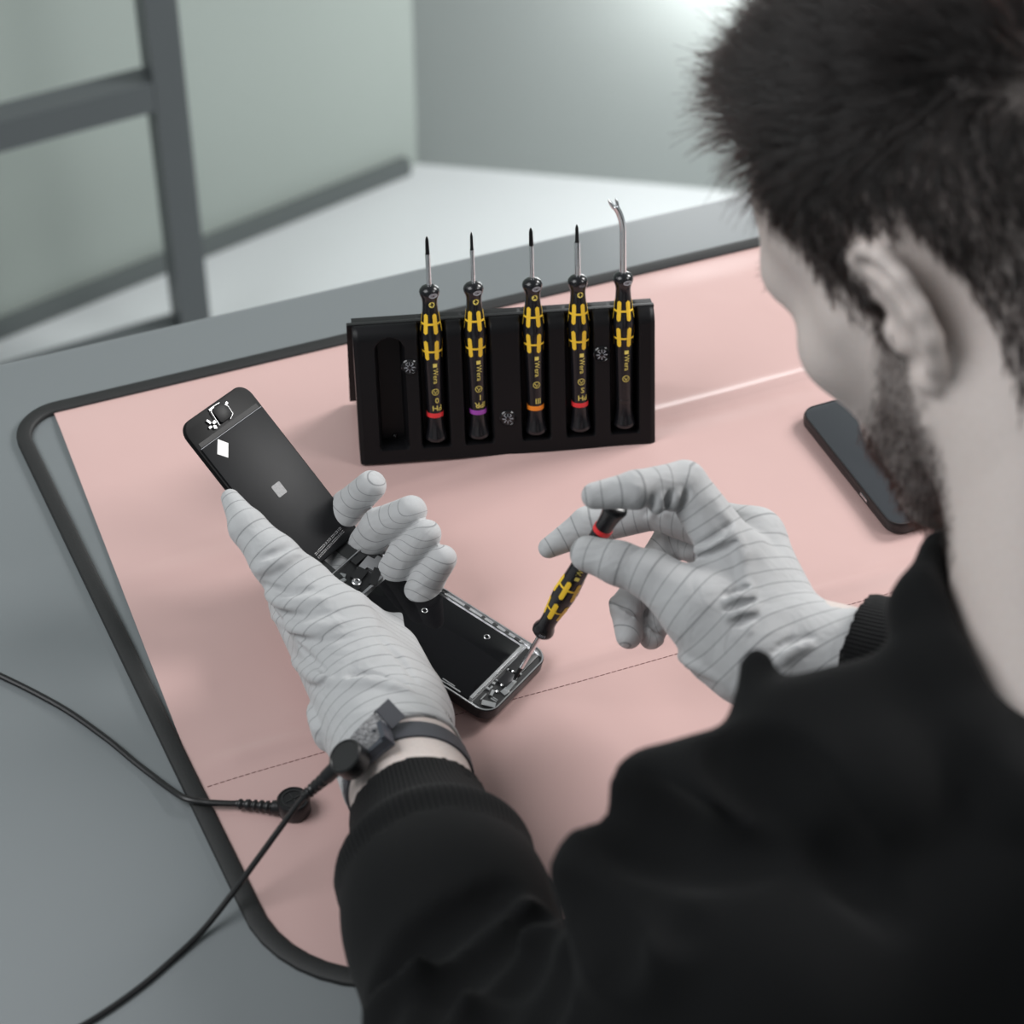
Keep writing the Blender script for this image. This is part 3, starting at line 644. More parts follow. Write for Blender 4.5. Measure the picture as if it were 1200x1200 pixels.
# ------------------------------------------------------------------ second smartphone lying on the mat
a, b = P(934.5, 484, 8), P(1045.5, 624, 8); ly = nrm(a-b); ll = float(np.linalg.norm(a-b)); lx = V(ly[1], -ly[0], 0); ly[2] = 0
c2 = (a+b)/2+lx*.0335; c2[2] = .0030
ph2 = thing('smartphone', 'black smartphone lying screen up on the pink mat beside the bearded jaw', 'smartphone', frame(c2, lx, ly, UP))
w, l = .067, ll
loft([rl(w-.004, l-.004, .008, 0), rl(w-.0008, l-.0008, .0095, .0012), rl(w, l, .010, .0034), rl(w-.0002, l-.0002, .0099, .0066), rl(w-.0014, l-.0014, .0093, .0078)]).obj('back_shell', M['rubber'], ph2)
loft([rl(w-.0016, l-.0016, .0092, .0074), rl(w-.0016, l-.0016, .0092, .0082), rl(w-.0030, l-.0030, .0086, .0083), rl(w-.0032, l-.0032, .0085, .0076)], False, False).obj('frame_edge', M['alu'], ph2)
MB().rrect(w-.0032, l-.0032, .0085, .0070, .0081, bev=.0004).obj('screen', M['screen'], ph2)
u = P(1008, 587, 6)-c2; boxes([(-w*500-.1, float(u@ly)*1000, 5.0, .9, 8.0, 1.6)], 'side_button', M['chrome'], ph2)
# ------------------------------------------------------------------ person: joints
F_ = nrm(V(-.719, .695, 0)); LAT = nrm(V(-.695, -.719, 0)); pt_ = math.radians(37)
HF = F_*math.cos(pt_)-UP*math.sin(pt_); HU = UP*math.cos(pt_)+F_*math.sin(pt_)
HO = P(1065, 376, 350)-LAT*.078+HF*.012
def HD(l, f, u): return HO+LAT*l+HF*f+HU*u       # head frame, metres: left, forward, up from between the ear canals
HAX = np.stack([LAT, HF, HU])
TF = nrm(V(-.5, .866, 0)); NBASE = V(.194, -.246, .35)-.140*TF-.150*UP; TL_ = V(-.88, -.47, 0)
LS = NBASE+.185*TL_-.045*UP; RS = NBASE-.185*TL_-.045*UP; HIP = NBASE-.28*TF-.42*UP
LWR, RWR = P(474, 898, 40), P(940, 757, 95)
def ik(s, w, a, b, pole):
    d = w-s; L = np.linalg.norm(d); d = d/L; x = (a*a-b*b+L*L)/(2*L); h = math.sqrt(max(a*a-x*x, 0)); q = nrm(pole-d*(pole@d)); return s+d*x+q*h
LE = P(600, 1330, 90); RE = RWR+.25*nrm(V(.86, -.42, .06))
print('arms', np.linalg.norm(LE-LWR), np.linalg.norm(LE-LS), LE, RE)
TRUNK = [cap(NBASE+TL_*s*.085-UP*.085, HIP+TL_*s*.075, .072, .100) for s in (-1, 0, 1)]+[cap(LS, RS, .044, .044), cap(NBASE-UP*.04, HIP, .088, .108)]
def arm(S, E, Wp, gs=0.0): return [cap(S, E, .044+gs, .036+gs), cap(E, E+(Wp-E)*.45, .036+gs, .034+gs), cap(E+(Wp-E)*.45, Wp, .034+gs, .029+gs*.6)]
# ---- left hand (palm up under the phone), right hand (pinching the screwdriver); distances along each limb drive the woven threads
def limb(pts, radii, s0=0.0, pitch=.0078):
    out, s = [], s0
    for i in range(len(pts)-1):
        L = float(np.linalg.norm(pts[i+1]-pts[i])); out.append(cap(pts[i], pts[i+1], radii[i], radii[i+1], s/pitch, (s+L)/pitch)); s += L
    return out
LF = [limb([P(435, 569, 58), P(408, 594, 38), P(374, 640, 22), P(347, 704, 26)], [.0086, .0098, .0100, .0115]),
      limb([P(482, 599, 62), P(446, 618, 40), P(420, 652, 18), P(382, 704, 16)], [.0088, .0112, .0108, .0120], .003),
      limb([P(500, 626, 56), P(474, 652, 34), P(450, 688, 16), P(418, 730, 15)], [.0082, .0098, .0100, .0120], .001),
      limb([P(519, 655, 46), P(502, 678, 28), P(480, 714, 14), P(450, 758, 15)], [.0078, .0092, .0092, .0120], .005)]
LTH = limb([P(270, 584, 82), P(290, 618, 79), P(322, 655, 72), P(352, 690, 62), P(392, 735, 54), P(430, 800, 46)], [.0052, .0096, .0130, .0165, .0215, .0250], .002, .0064)
LPALM = [cap(P(347, 706, 30), P(425, 835, 36), .0150, .0215, 0, 7), cap(P(385, 715, 24), P(445, 850, 36), .017, .024, 1, 8), cap(P(425, 740, 22), P(462, 850, 36), .016, .024, 2, 8), cap(P(458, 768, 22), P(482, 842, 34), .0165, .022, 3, 8), cap(P(408, 715, 40), P(478, 812, 40), .011, .014, 0, 6), cap(P(440, 830, 40), LWR+nrm(LE-LWR)*.012, .030, .0335, 7, 12)]
RF = [limb([P(697, 581, 152), P(745, 574, 155), P(802, 566, 150), P(862, 655, 122)], [.0068, .0096, .0112, .0150], .002),
      limb([P(643, 642, 90), P(690, 616, 98), P(768, 596, 108), P(884, 630, 114)], [.0056, .0100, .0108, .0150]),
      limb([P(737, 745, 58), P(734, 712, 66), P(790, 628, 84), P(894, 662, 102)], [.0070, .0085, .0100, .0140], .004),
      limb([P(763, 747, 52), P(772, 722, 58), P(822, 690, 70), P(900, 702, 92)], [.0065, .0085, .0095, .0140], .001)]
RTH = limb([P(689, 649, 120), P(725, 660, 120), P(765, 675, 118), P(822, 715, 110), P(880, 770, 98)], [.0092, .0106, .0122, .0200, .0230], .001)
RPALM = [cap(P(862, 657, 122), P(912, 762, 100), .0150, .0200, 0, 6), cap(P(884, 632, 114), P(925, 752, 98), .0145, .0200, 1, 7), cap(P(893, 664, 102), P(930, 760, 95), .0140, .0200, 2, 7), cap(P(898, 705, 92), P(932, 768, 92), .0140, .0190, 3, 7), cap(P(840, 765, 95), P(900, 790, 94), .0150, .0200, 2, 6), cap(P(835, 690, 112), P(880, 740, 104), .012, .018, 0, 5), cap(P(836, 648, 112), P(882, 690, 108), .0075, .0165, 0, 5), cap(P(925, 760, 96), RWR+nrm(RE-RWR)*.045, .0250, .0285, 6, 13)]
def crease(G, D, pxs, r, lift):
    """small tapered folds laid on the surface a field already has, following a line of photo pixels; lift > 0 lies proud of it"""
    q = spline([V(*p) for p in pxs], 6); hits = []
    for (x, y) in q:
        d = nrm(P(x, y, 0)-CAM); t = np.arange(.70, 1.5, .0003); X = CAM+d*t[:, None]; ix = np.round((X-G.o)/G.v).astype(int); ok = ((ix >= 0) & (ix < G.n)).all(1)
        val = np.ones(len(t)); val[ok] = D[tuple(ix[ok].T)]; h = np.where(val < 0)[0]
        hits.append(X[h[0]]-d*lift if len(h) else None)
    m = len(hits); out = []
    for i in range(m-1):
        a, b = hits[i], hits[i+1]
        if a is None or b is None or np.linalg.norm(a-b) > .012: continue
        w = lambda k: r*(.3+.7*math.sin(math.pi*k/(m-1)))
        out.append(cap(a, b, w(i), w(i+1)))
    return out
def thin(ps, d): return [dict(p, ra=max(p['ra']-d, .003), rb=max(p['rb']-d, .003)) for p in ps]
def hand_field(G, fingers, thumb, palm, k=.007):
    Fl = None
    for fg in fingers:
        Fl = G.field(fg, .002, None) if Fl is None else smin(Fl, G.field(fg, .002, None), .0016)
    T = G.field(thumb, .004); D = G.field(palm, .010)
    return smin(smin(D, T, .009), Fl, k)
def thread_coord(v, fingers, thumb, palm, wrist, knuckles, pitch=.0082):
    h = nrm(knuckles-wrist); acc = np.zeros(len(v)); ws = np.zeros(len(v)); base = (v-wrist)@h
    for lim in fingers+[thumb]:
        L = [float(np.linalg.norm(p['b']-p['a'])) for p in lim]; s = sum(L); c0 = float((lim[-1]['b']-wrist)@h)
        for p, l in zip(lim, L):
            t = ((v-p['a'])@(p['b']-p['a']))/l/l; t = np.clip(t, -.4, 1.0); w = np.exp(-np.maximum(pd(p, v), 0)/.0035)+1e-12; acc += w*(c0+s-l*t); ws += w; s -= l
    for p in palm:
        w = 1.3*np.exp(-np.maximum(pd(p, v), 0)/.0035); acc += w*base; ws += w
    return acc/ws/pitch+50
def glove(name, fingers, thumb, palm, wrist, axis, knk, wr, open_at, grooves=(), ridges=(), cut=V(0, 0, 0)):
    allp = sum(fingers, [])+thumb+palm; G = Grid(allp, .00105, .006); D = hand_field(G, fingers, thumb, palm)
    rd_ = sum([crease(G, D, q, .0030, -.0016) for q in ridges], []); gv_ = sum([crease(G, D, q, .0016, .0007) for q in grooves], [])
    D = G.field(rd_, .0035, D); D = G.field(gv_, .0020, D, sub=True)
    inner = [cap(wrist-axis*.06, wrist+axis*.08, wr, wr)]
    D = G.field([cap(open_at-axis*.016, open_at+axis*.05, wr, wr)], .001, D, sub=True)
    D = G.half(D, open_at, nrm(-axis+cut))
    v, f = G.mesh(D); v = relax(v, f, 2); me = quadmesh(name, v, f); attr(me, 'thread', thread_coord(v, fingers, thumb, palm, wrist, knk)); return me
# ---- body: one continuous skin
NOSE = [cap(HD(0, .094, .005), HD(0, .117, -.034), .008, .0115)]
HEAD = [ell(HD(0, -.004, .045), (.0755, .098, .082), HAX), ell(HD(0, .045, .038), (.060, .050, .055), HAX), ell(HD(0, .046, -.035), (.060, .048, .078), HAX),
        cap(HD(.054, .004, -.040), HD(.018, .076, -.102), .020, .017), cap(HD(-.054, .004, -.040), HD(-.018, .076, -.102), .020, .017), ell(HD(0, .082, -.100), (.022, .018, .018), HAX),
        ell(HD(.047, .060, -.016), (.020, .022, .018), HAX), ell(HD(-.047, .060, -.016), (.020, .022, .018), HAX), cap(HD(.040, .084, .020), HD(-.040, .084, .020), .010, .010),
        cap(HD(.058, .03, .0), HD(.050, .01, -.05), .014, .016), cap(HD(-.058, .03, .0), HD(-.050, .01, -.05), .014, .016),
        cap(HD(.022, .084, -.066), HD(-.022, .084, -.066), .010, .010)]
NECK = [cap(HD(0, -.022, -.035), NBASE-UP*.01, .054, .060), cap(HD(.03, -.03, -.03), NBASE+TL_*.05-UP*.02, .03, .04), cap(HD(-.03, -.03, -.03), NBASE-TL_*.05-UP*.02, .03, .04)]
def EAR(sg):
    ex = nrm(-HF*math.cos(math.radians(16))+LAT*sg*math.sin(math.radians(16))); ey = nrm(HU+HF*.18); ez = nrm(np.cross(ex, ey)); o = HD(sg*.0735, .006, 0)
    def q(a, u): return o+ex*a+ey*u
    hel = [(0.001, .012), (.002, .022), (.008, .031), (.018, .035), (.028, .031), (.034, .020), (.034, .006), (.029, -.008), (.021, -.020), (.012, -.029), (.004, -.028)]
    out = [cap(q(*hel[i]), q(*hel[i+1]), .0034 if i < 7 else .0042, .0034 if i < 6 else .0045) for i in range(len(hel)-1)]
    anti = [(.012, .024), (.021, .016), (.023, .002), (.016, -.012)]
    out += [cap(q(*anti[i]), q(*anti[i+1]), .0028, .0030) for i in range(3)]
    out += [cap(q(.0, -.004), q(.003, -.012), .0045, .004)]
    plate = [ell(q(.017, .004)-LAT*sg*.004, (.017, .030, .0032), np.stack([ex, ey, ez]))]
    return out, plate
LWR_IN = LWR+(P(440, 830, 40)-LWR)*.0
BODYARMS = arm(LS, LE, LWR)+arm(RS, RE, RWR, -.0065)
hb = HEAD+NECK+TRUNK+BODYARMS+thin(sum(LF, [])+LTH+LPALM, .0024)+thin(sum(RF, [])+RTH+RPALM, .0016)
eL_, pL_ = EAR(1); eR_, pR_ = EAR(-1)
G = Grid(hb, .0026, .012)
D = G.field(TRUNK, .03); D = G.field(BODYARMS, .012, D)
D = G.field(HEAD, .022, D); D = G.field(NECK, .03, D); D = G.field(NOSE, .010, D)
D = G.field([ell(HD(s*.031, .098, .004), (.016, .012, .011), HAX) for s in (-1, 1)], .010, D, sub=True)
D = G.field([ell(HD(s*.031, .084, .004), (.0125, .0125, .0125)) for s in (-1, 1)], .002, D)
D = G.field([cap(HD(-.024, .097, -.068), HD(.024, .097, -.068), .0022, .0022)], .004, D, sub=True)
D = G.field(pL_+pR_, .006, D); D = G.field(eL_+eR_, .0035, D)
for (fg, thm, pal) in ((LF, LTH, LPALM), (RF, RTH, RPALM)):
    for q in fg: D = G.field(thin(q, .0022), .002, D)
    D = G.field(thin(thm+pal, .0030), .006, D)
v, f = G.mesh(D); v = relax(v, f, 1, .4); del D
bme = quadmesh('person', v, f)
hl_ = (v-HO)@LAT; hf_ = (v-HO)@HF; hu_ = (v-HO)@HU
def hairmask(l, f, u):
    """hair on the scalp (1 inside): hairline rises over the forehead, dips at the sideburn, runs round the ear to the nape"""
    line = np.where(f > .052, .074+(f-.052)*.9, np.where(f > .030, .018+(f-.030)*2.55, np.where(f > .004, -.012+(f-.004)*.9, np.where(f > -.045, .020-(.004-f)*.2, -.050))))
    line = np.where((f < .004) & (f > -.045), np.where(f > -.030, .034, .034-(-.030-f)/.015*.084), line)
    return u-line
def beardmask(l, f, u):
    top = np.where(f > .030, -.028-(f-.03)*.5, np.where(f > .004, .020-(f-.004)*1.85, -.03))
    a = np.minimum(top-u, u+.135); return np.minimum(a, f+.006)
onhead = (np.abs(hl_) < .1) & (hf_ > -.115) & (hf_ < .13) & (hu_ > -.14)
ear = onhead & (np.abs(hl_) > .079) & (hf_ < .012) & (hf_ > -.04) & (np.abs(hu_) < .045)
hm = np.clip(hairmask(hl_, hf_, hu_)/.012, 0, 1); bm = np.clip(beardmask(hl_, hf_, hu_)/.012, 0, 1)*.62
attr(bme, 'hairroots', np.where(onhead & ~ear, np.maximum(hm*(.55+.42*np.clip((hu_-.045)/.035, 0, 1)), bm), 0))
person = put(bpy.data.objects.new('person', bme), None, M['skin'])
tag(person, 'bearded man in a black hoodie and grey gloves bending over the mat', 'person')
# ---- gloves
lax = nrm(LE-LWR); rax = nrm(RE-RWR)
lopen = LWR+lax*.004; ropen = RWR+rax*.030
LG = ([(306, 684), (335, 694), (368, 690)], [(312, 706), (345, 722), (392, 716)], [(330, 738), (368, 752), (414, 744)], [(345, 752), (362, 770), (382, 788)], [(352, 800), (372, 806), (385, 792)], [(405, 792), (440, 790), (475, 800)], [(300, 655), (322, 648), (340, 640)], [(440, 742), (468, 770), (490, 800)])
RG = ([(846, 698), (862, 694), (878, 688)], [(850, 714), (866, 710), (884, 704)], [(856, 730), (870, 728), (888, 722)], [(756, 604), (762, 592), (766, 582)], [(772, 602), (780, 588), (786, 578)], [(790, 600), (800, 586), (806, 574)], [(812, 640), (836, 630), (858, 612)], [(815, 655), (840, 648), (866, 634)], [(905, 765), (925, 752), (955, 745)], [(690, 682), (740, 716), (800, 762)])
LR = ([(308, 695), (340, 708), (385, 704)], [(320, 722), (355, 738), (404, 730)], [(340, 770), (365, 790), (392, 800)], [(300, 668), (325, 660), (350, 650)], [(400, 800), (440, 800), (480, 812)], [(360, 820), (372, 850), (380, 880)])
RR = ([(848, 706), (864, 702), (880, 696)], [(853, 722), (868, 719), (886, 713)], [(764, 604), (770, 592), (776, 580)], [(781, 602), (790, 588), (797, 577)], [(800, 650), (830, 640), (862, 622)], [(905, 780), (928, 762), (952, 752)], [(694, 688), (744, 724), (800, 770), (846, 796)], [(835, 585), (866, 640), (876, 690), (880, 740)])
gl = put(bpy.data.objects.new('left_glove', glove('left_glove', LF, LTH, LPALM, LWR, lax, P(400, 715, 25), .0300, lopen, LG, LR, V(-.25, 0, 0))), person, M['glove'])
gr = put(bpy.data.objects.new('right_glove', glove('right_glove', RF, RTH, RPALM, RWR, rax, P(878, 650, 110), .0250, ropen, RG, RR)), person, M['glove'])
# ---- hoodie
CUFF_L = LWR+lax*.0370; CUFF_R = RWR+rax*.026
def sleeve(S, E, cuff, ax, big): 
    return [cap(S, E, .062, .056), cap(E, cuff+ax*.085, .056, .0445*big), cap(cuff+ax*.085, cuff+ax*.060, .0445*big, .041), cap(cuff-ax*.01, cuff+ax*.062, .0345, .0365)]
def hoodring(a): return NBASE+TF*.012+UP*(.035+.018*math.sin(a))+TL_*(.088*math.cos(a))-TF*(-.080*math.sin(a))
HOOD_TOP = [cap(hoodring(a), hoodring(b), .019, .019) for a, b in zip(np.linspace(0, 2*math.pi, 17)[:-1], np.linspace(0, 2*math.pi, 17)[1:])]
HOODB = [ell(NBASE-TF*.105-UP*.02, (.125, .040, .095), np.stack([nrm(TL_), nrm(TF*.85+UP*.5), nrm(UP*.85-TF*.5)])), cap(NBASE-TF*.075+UP*.03+TL_*.07, NBASE-TF*.075+UP*.03-TL_*.07, .026, .026)]
inflate = lambda ps, d: [dict(p, ra=p['ra']+d, rb=p['rb']+d) for p in ps]
HOODIE = inflate(TRUNK, .019)
SLV = sleeve(LS, LE, CUFF_L, lax, 1.0)+sleeve(RS, RE, CUFF_R, rax, .95)
#==FOLDS==
BLOBS = [cap(P(775, 940, 215), P(870, 930, 222), .023, .023), cap(P(712, 1025, 200), P(765, 1100, 190), .0235, .034), cap(P(887, 780, 236), P(890, 866, 226), .0075, .0125), cap(P(935, 868, 226), P(1075, 838, 226), .026, .028), cap(P(860, 960, 212), P(1010, 930, 215), .035, .04)]
def ring(c, ax, R, r, n=28):
    x = nrm(np.cross(ax, UP)); y = np.cross(ax, x); q = [c+x*R*math.cos(2*math.pi*k/n)+y*R*math.sin(2*math.pi*k/n) for k in range(n)]
    return [cap(q[k], q[(k+1) % n], r, r) for k in range(n)]
RIDGES = ring(CUFF_L+lax*.047, lax, .0382, .0058)+ring(CUFF_R+rax*.047, rax, .0375, .0042)
SB = SLV+BLOBS+HOODIE
FOLD = [[(622, 1052), (560, 1080), (500, 1120), (462, 1165), (446, 1215)], [(640, 1068), (590, 1100), (545, 1150), (520, 1215)], [(650, 1085), (615, 1130), (590, 1215)], [(655, 1130), (640, 1200)]]
GRV = ([(600, 1040), (520, 1078), (465, 1125), (432, 1190)], [(635, 1075), (570, 1108), (522, 1150), (492, 1215)], [(648, 1090), (602, 1130), (566, 1215)], [(655, 1110), (632, 1150), (617, 1215)], [(655, 985), (700, 1000), (760, 1040), (800, 1090)], [(712, 945), (770, 985), (850, 1000), (930, 990)], [(885, 872), (930, 930), (985, 1000), (1050, 1075)], [(650, 1040), (700, 1090), (720, 1150)], [(860, 868), (885, 900), (900, 950)])
G = Grid(HOODIE+SLV+HOOD_TOP+HOODB+BLOBS, .0030, .014)
D = G.field(HOODIE, .05); D = G.field(SLV, .022, D); D = G.field(HOODB, .014, D); D = G.field(HOOD_TOP, .008, D)
if BLOBS: D = G.field(BLOBS, .010, D)
gv_ = sum([crease(G, D, q, .0085, .0030) for q in GRV], []); rd_ = sum([crease(G, D, q, .0095, -.0035) for q in FOLD], [])
gv_ += sum([crease(G, D, q, .0125, .0015) for q in ([(696, 938), (728, 956), (775, 982), (850, 1003)], [(856, 872), (882, 884), (915, 915), (960, 965)])], [])
D = G.field(RIDGES+rd_, .010, D); D = G.field(gv_, .012, D, sub=True)
D = G.field([cap(NBASE+UP*.20+TF*.13, NBASE+UP*.01, .070, .064)], .012, D, sub=True)      # neck opening
for (cf, ax, r) in ((CUFF_L, lax, .0305), (CUFF_R, rax, .0305)):
    D = G.field([cap(cf-ax*.03, cf+ax*.03, r, r)], .001, D, sub=True); 
gx = [G.o[c]+G.v*np.arange(G.n[c]) for c in range(3)]
for (cf, ax) in ((CUFF_L, lax), (CUFF_R, rax)):
    i0 = np.clip(np.floor((cf-.06-G.o)/G.v).astype(int), 0, G.n-1); i1 = np.clip(np.ceil((cf+.06-G.o)/G.v).astype(int), 1, G.n); sl = tuple(slice(i0[c], i1[c]) for c in range(3))
    g = np.stack(np.meshgrid(*[gx[c][i0[c]:i1[c]] for c in range(3)], indexing='ij'), -1)-cf; s_ = -(g@ax); inr = np.sqrt((g**2).sum(-1)) < .058
    D[sl] = np.where(inr, np.maximum(D[sl], s_), D[sl])
v, f = G.mesh(D)
v = relax(v, f, 3); hme = quadmesh('hoodie', v, f)
rib = np.zeros(len(v))
for (cf, ax) in ((CUFF_L, lax), (CUFF_R, rax)):
    q = v-cf; s = q@ax; x = nrm(np.cross(ax, UP)); y = np.cross(ax, x); sel = (np.linalg.norm(q, axis=1) < .09) & (s < .062); rib[sel] = (np.arctan2(q@y, q@x)*96)[sel]
attr(hme, 'rib', rib)
hood = put(bpy.data.objects.new('hoodie', hme), person, M['knit'])
# ---- hair and beard strands
def strands(name, mask, n, lenfn, dirfn, m, r0, seg=6, seedv=3):
    g = np.random.default_rng(seedv)
    fq = np.array([p.vertices[:] for p in bme.polygons]) if False else None
    co = np.empty(len(bme.vertices)*3, np.float32); bme.vertices.foreach_get('co', co); co = co.reshape(-1, 3)-np.array([0, 0, TZ], np.float32)
    no = np.empty(len(bme.vertices)*3, np.float32); bme.vertex_normals.foreach_get('vector', no); no = no.reshape(-1, 3)
    l, f_, u = (co-HO)@LAT, (co-HO)@HF, (co-HO)@HU
    oh = (np.abs(l) < .1) & (f_ > -.115) & (f_ < .13) & (u > -.14)
    er = (np.abs(l) > .0785) & (f_ < .014) & (f_ > -.045) & (np.abs(u) < .045)
    mk = np.where(oh & ~er, mask(l, f_, u), -1); idx = np.where(mk > 0)[0]
    pick = g.choice(idx, n, replace=True, p=None); keep = g.random(n) < np.clip(mk[pick]/.010, .12, 1); pick = pick[keep]
    base = co[pick]+g.normal(0, .0012, (len(pick), 3)); nn = no[pick]; L, Fq, U = l[pick], f_[pick], u[pick]
    ln = lenfn(L, Fq, U)*g.uniform(.65, 1.12, len(pick)); d = dirfn(L, Fq, U, nn, g); pts = np.zeros((len(pick), seg, 3)); p = base-nn*.001
    cd = nrm_rows(nn*.55+d*.75)
    for k in range(seg):
        pts[:, k] = p; p = p+cd*(ln/(seg-1))[:, None]; cd = nrm_rows(cd+d*.42+g.normal(0, .05, cd.shape)); 
        ll_ = p-HO; 
    hc = bpy.data.hair_curves.new(name); hc.add_curves([seg]*len(pick))
    hc.attributes['position'].data.foreach_set('vector', (pts+V(0, 0, TZ)).astype(np.float32).ravel())
    ra = hc.attributes.get('radius') or hc.attributes.new('radius', 'FLOAT', 'POINT')
    ra.data.foreach_set('value', np.tile(np.linspace(1, .25, seg)*r0, len(pick)).astype(np.float32))
    return put(bpy.data.objects.new(name, hc), person, m)
def nrm_rows(a): return a/(np.linalg.norm(a, axis=1, keepdims=True)+1e-9)
def hlen(l, f, u):
    t = np.clip((u-.045)/.055, 0, 1); t = t*t*(3-2*t); fr = np.clip((f+.02)/.09, 0, 1); return .0075+.004*np.clip((u-.0)/.05, 0, 1)+t*(.020+.016*fr)
def hdir(l, f, u, nn, g):
    t = np.clip((u-.045)/.055, 0, 1)[:, None]; side = np.sign(l)[:, None]
    down = -HU*.9+HF*.05; top = HF*.8+HU*.55; 
    ph_ = np.stack([l, f, u], 1)*np.array([1, 1, 1.]); cl = np.stack([np.sin(ph_@np.array([310, 140, 90])+np.sin(ph_@np.array([90, 410, 70]))*2), np.sin(ph_@np.array([120, -280, 230])+1.3), np.sin(ph_@np.array([-200, 90, 330])+np.sin(ph_@np.array([260, 60, -190]))*2)], 1)
    d = down*(1-t)+top*t+g.normal(0, .10, nn.shape)+cl*.22; return nrm_rows(d-nn*(np.sum(d*nn, 1)[:, None])*.6)
def bdir(l, f, u, nn, g): d = -HU*.8+HF*.25+g.normal(0, .3, nn.shape); return nrm_rows(d)
strands('hair', hairmask, 32000, hlen, hdir, M['hair'], .00026)
strands('beard', beardmask, 12000, lambda l, f, u: np.full(len(l), .006), bdir, M['beardhair'], .00013, 5, 5)
def brow(l, f, u): return np.minimum(.0055-np.abs(u-.022), np.minimum(np.abs(l)-.014, .048-np.abs(l)))+np.where(f > .06, 0, -1)
strands('eyebrows', brow, 1200, lambda l, f, u: np.full(len(l), .004), lambda l, f, u, nn, g: nrm_rows(LAT*np.sign(l)[:, None]+g.normal(0, .15, nn.shape)), M['hair'], .00013, 4, 9)
# ------------------------------------------------------------------ wrist strap with its cord
WC = LWR+lax*.0130; wx = nrm(np.cross(lax, UP)); wz = nrm(np.cross(wx, lax))
if wz[2] < 0: wz = -wz
def around(a, r): return WC+wx*(math.cos(a)*r)+wz*(math.sin(a)*r)
ws = thing('antistatic_wrist_strap', 'dark antistatic wrist strap with snap plug and long black cord, on the left wrist', 'wrist strap', frame(V(0, 0, 0), V(1, 0, 0), V(0, 1, 0), UP))
mb = MB(); N = 48; ri, ro, hw = .0300, .0324, .0060
vs = []
for k in range(N):
    a = 2*math.pi*k/N
    for (r, s) in ((ri, -hw), (ro, -hw), (ro+.0004, 0), (ro, hw), (ri, hw)): vs.append(around(a, r)+lax*s)
mb.add(vs, [(k*5+i, ((k+1) % N)*5+i, ((k+1) % N)*5+(i+1) % 5, k*5+(i+1) % 5) for k in range(N) for i in range(5)])
mb.obj('strap_band', M['webbing'], ws, auto=50)
def on_wrist(x, y, r):                       # angle round the wrist of a photo pixel on the wrist's near side
    best = min((np.linalg.norm(np.array(project(around(a, r)))-V(x, y)), a) for a in np.linspace(-.4, math.pi+.4, 400)); return best[1]
def project(p): q = p-CAM; return 600+FPX*(q@CR)/(q@CF), 600-FPX*(q@CU)/(q@CF)
aB = on_wrist(438, 884, .034); bn = wx*math.cos(aB)+wz*math.sin(aB); bt = nrm(np.cross(lax, bn))
if bt[0] < 0: bt = -bt                       # bt runs round the wrist to the photo's right
Rb = np.stack([bt, lax, bn], 1); bo = WC+bn*.0345+lax*.0085
mb = MB(); mb.box(bo-bn*.0005, (.030, .0150, .0022), Rb); mb.box(bo+bn*.0022+lax*.0060, (.030, .0022, .0050), Rb); mb.box(bo+bn*.0022-lax*.0062, (.019, .0022, .0050), Rb); mb.box(bo+bn*.0030+bt*.0135, (.0026, .0135, .0062), Rb); mb.box(bo+bn*.0030-bt*.004, (.0022, .0125, .0055), Rb); mb.obj('buckle', M['buckle'], ws, smooth=False)
# loose tongue of the strap, hook side up, folded back over the hand
tg = spline([P(417, 879, 70), P(424, 868, 75), P(436, 855, 78.5), P(450, 843, 80), P(463, 831, 80)], 8)
tside = nrm(np.cross(tg[-1]-CAM, tg[-1]-tg[0]))
def ribbon(pts, side, w, th):
    vs, fs = [], []; m = len(pts)
    for i, p in enumerate(pts):
        t = nrm(pts[min(i+1, m-1)]-pts[max(i-1, 0)]); s = nrm(side-t*(side@t)); nn = np.cross(s, t)
        for (a, b) in ((-w, -th), (w, -th), (w, th), (-w, th)): vs.append(p+s*a+nn*b)
    for i in range(m-1):
        for k in range(4): fs.append((i*4+k, i*4+(k+1) % 4, i*4+4+(k+1) % 4, i*4+4+k))
    return MB().add(vs, fs+[(3, 2, 1, 0), tuple(4*(m-1)+k for k in range(4))])
ribbon(tg[:25], tside, .0054, .0010).obj('hook_tongue', M['hookfab'], ws, auto=40)
ribbon(tg[23:], tside, .0060, .0022).obj('tongue_tip', M['webbing'], ws, auto=40)
so = P(403, 885, 80); sn = nrm(bn*.5+UP*.5+V(-.25, -.2, 0)); sx_ = nrm(np.cross(sn, lax)); Rs = np.stack([sx_, np.cross(sn, sx_), sn], 1)
mb = MB(); mb.lathe([(.0088, -.0095), (.0092, -.0085), (.0092, -.0008), (.0085, .0001), (.0079, .0001), (.0076, -.0004), (.0001, -.0004)], 36, so, Rs); plug = mb.obj('snap_plug', M['rubber'], ws, auto=35)
cd = [(396, 898, 74), (381, 912, 64), (367, 924, 54), (355, 935, 50)]
def relief(pts, r, n=7):
    q = spline([P(*p) for p in pts], 12); out = MB(); m = len(q); rr = [r*(1.55 if i < m*.3 else (1.0+.42*(math.sin(i*1.35) > -.1)))*(1-.25*i/m) for i in range(m)]; return out.tube(q, rr, 14)
relief(cd, .0026).obj('strain_relief', M['rubber'], ws, auto=60)
cp = [(358, 932, 51), (347, 945, 46), (325, 975, 36), (298, 1012, 24), (270, 1050, 12), (238, 1090, 3.5), (205, 1122, 1.6), (160, 1160, 1.6), (100, 1200, 1.6), (20, 1240, 1.6), (-60, 1262, 1.6), (-200, 1300, 1.6), (-420, 1330, 1.6), (-640, 1290, 1.6)]
q = MB().tube(spline([P(x, y, h) for x, y, h in cp], 10), .00155, 10); q.obj('cord', M['rubber'], ws)
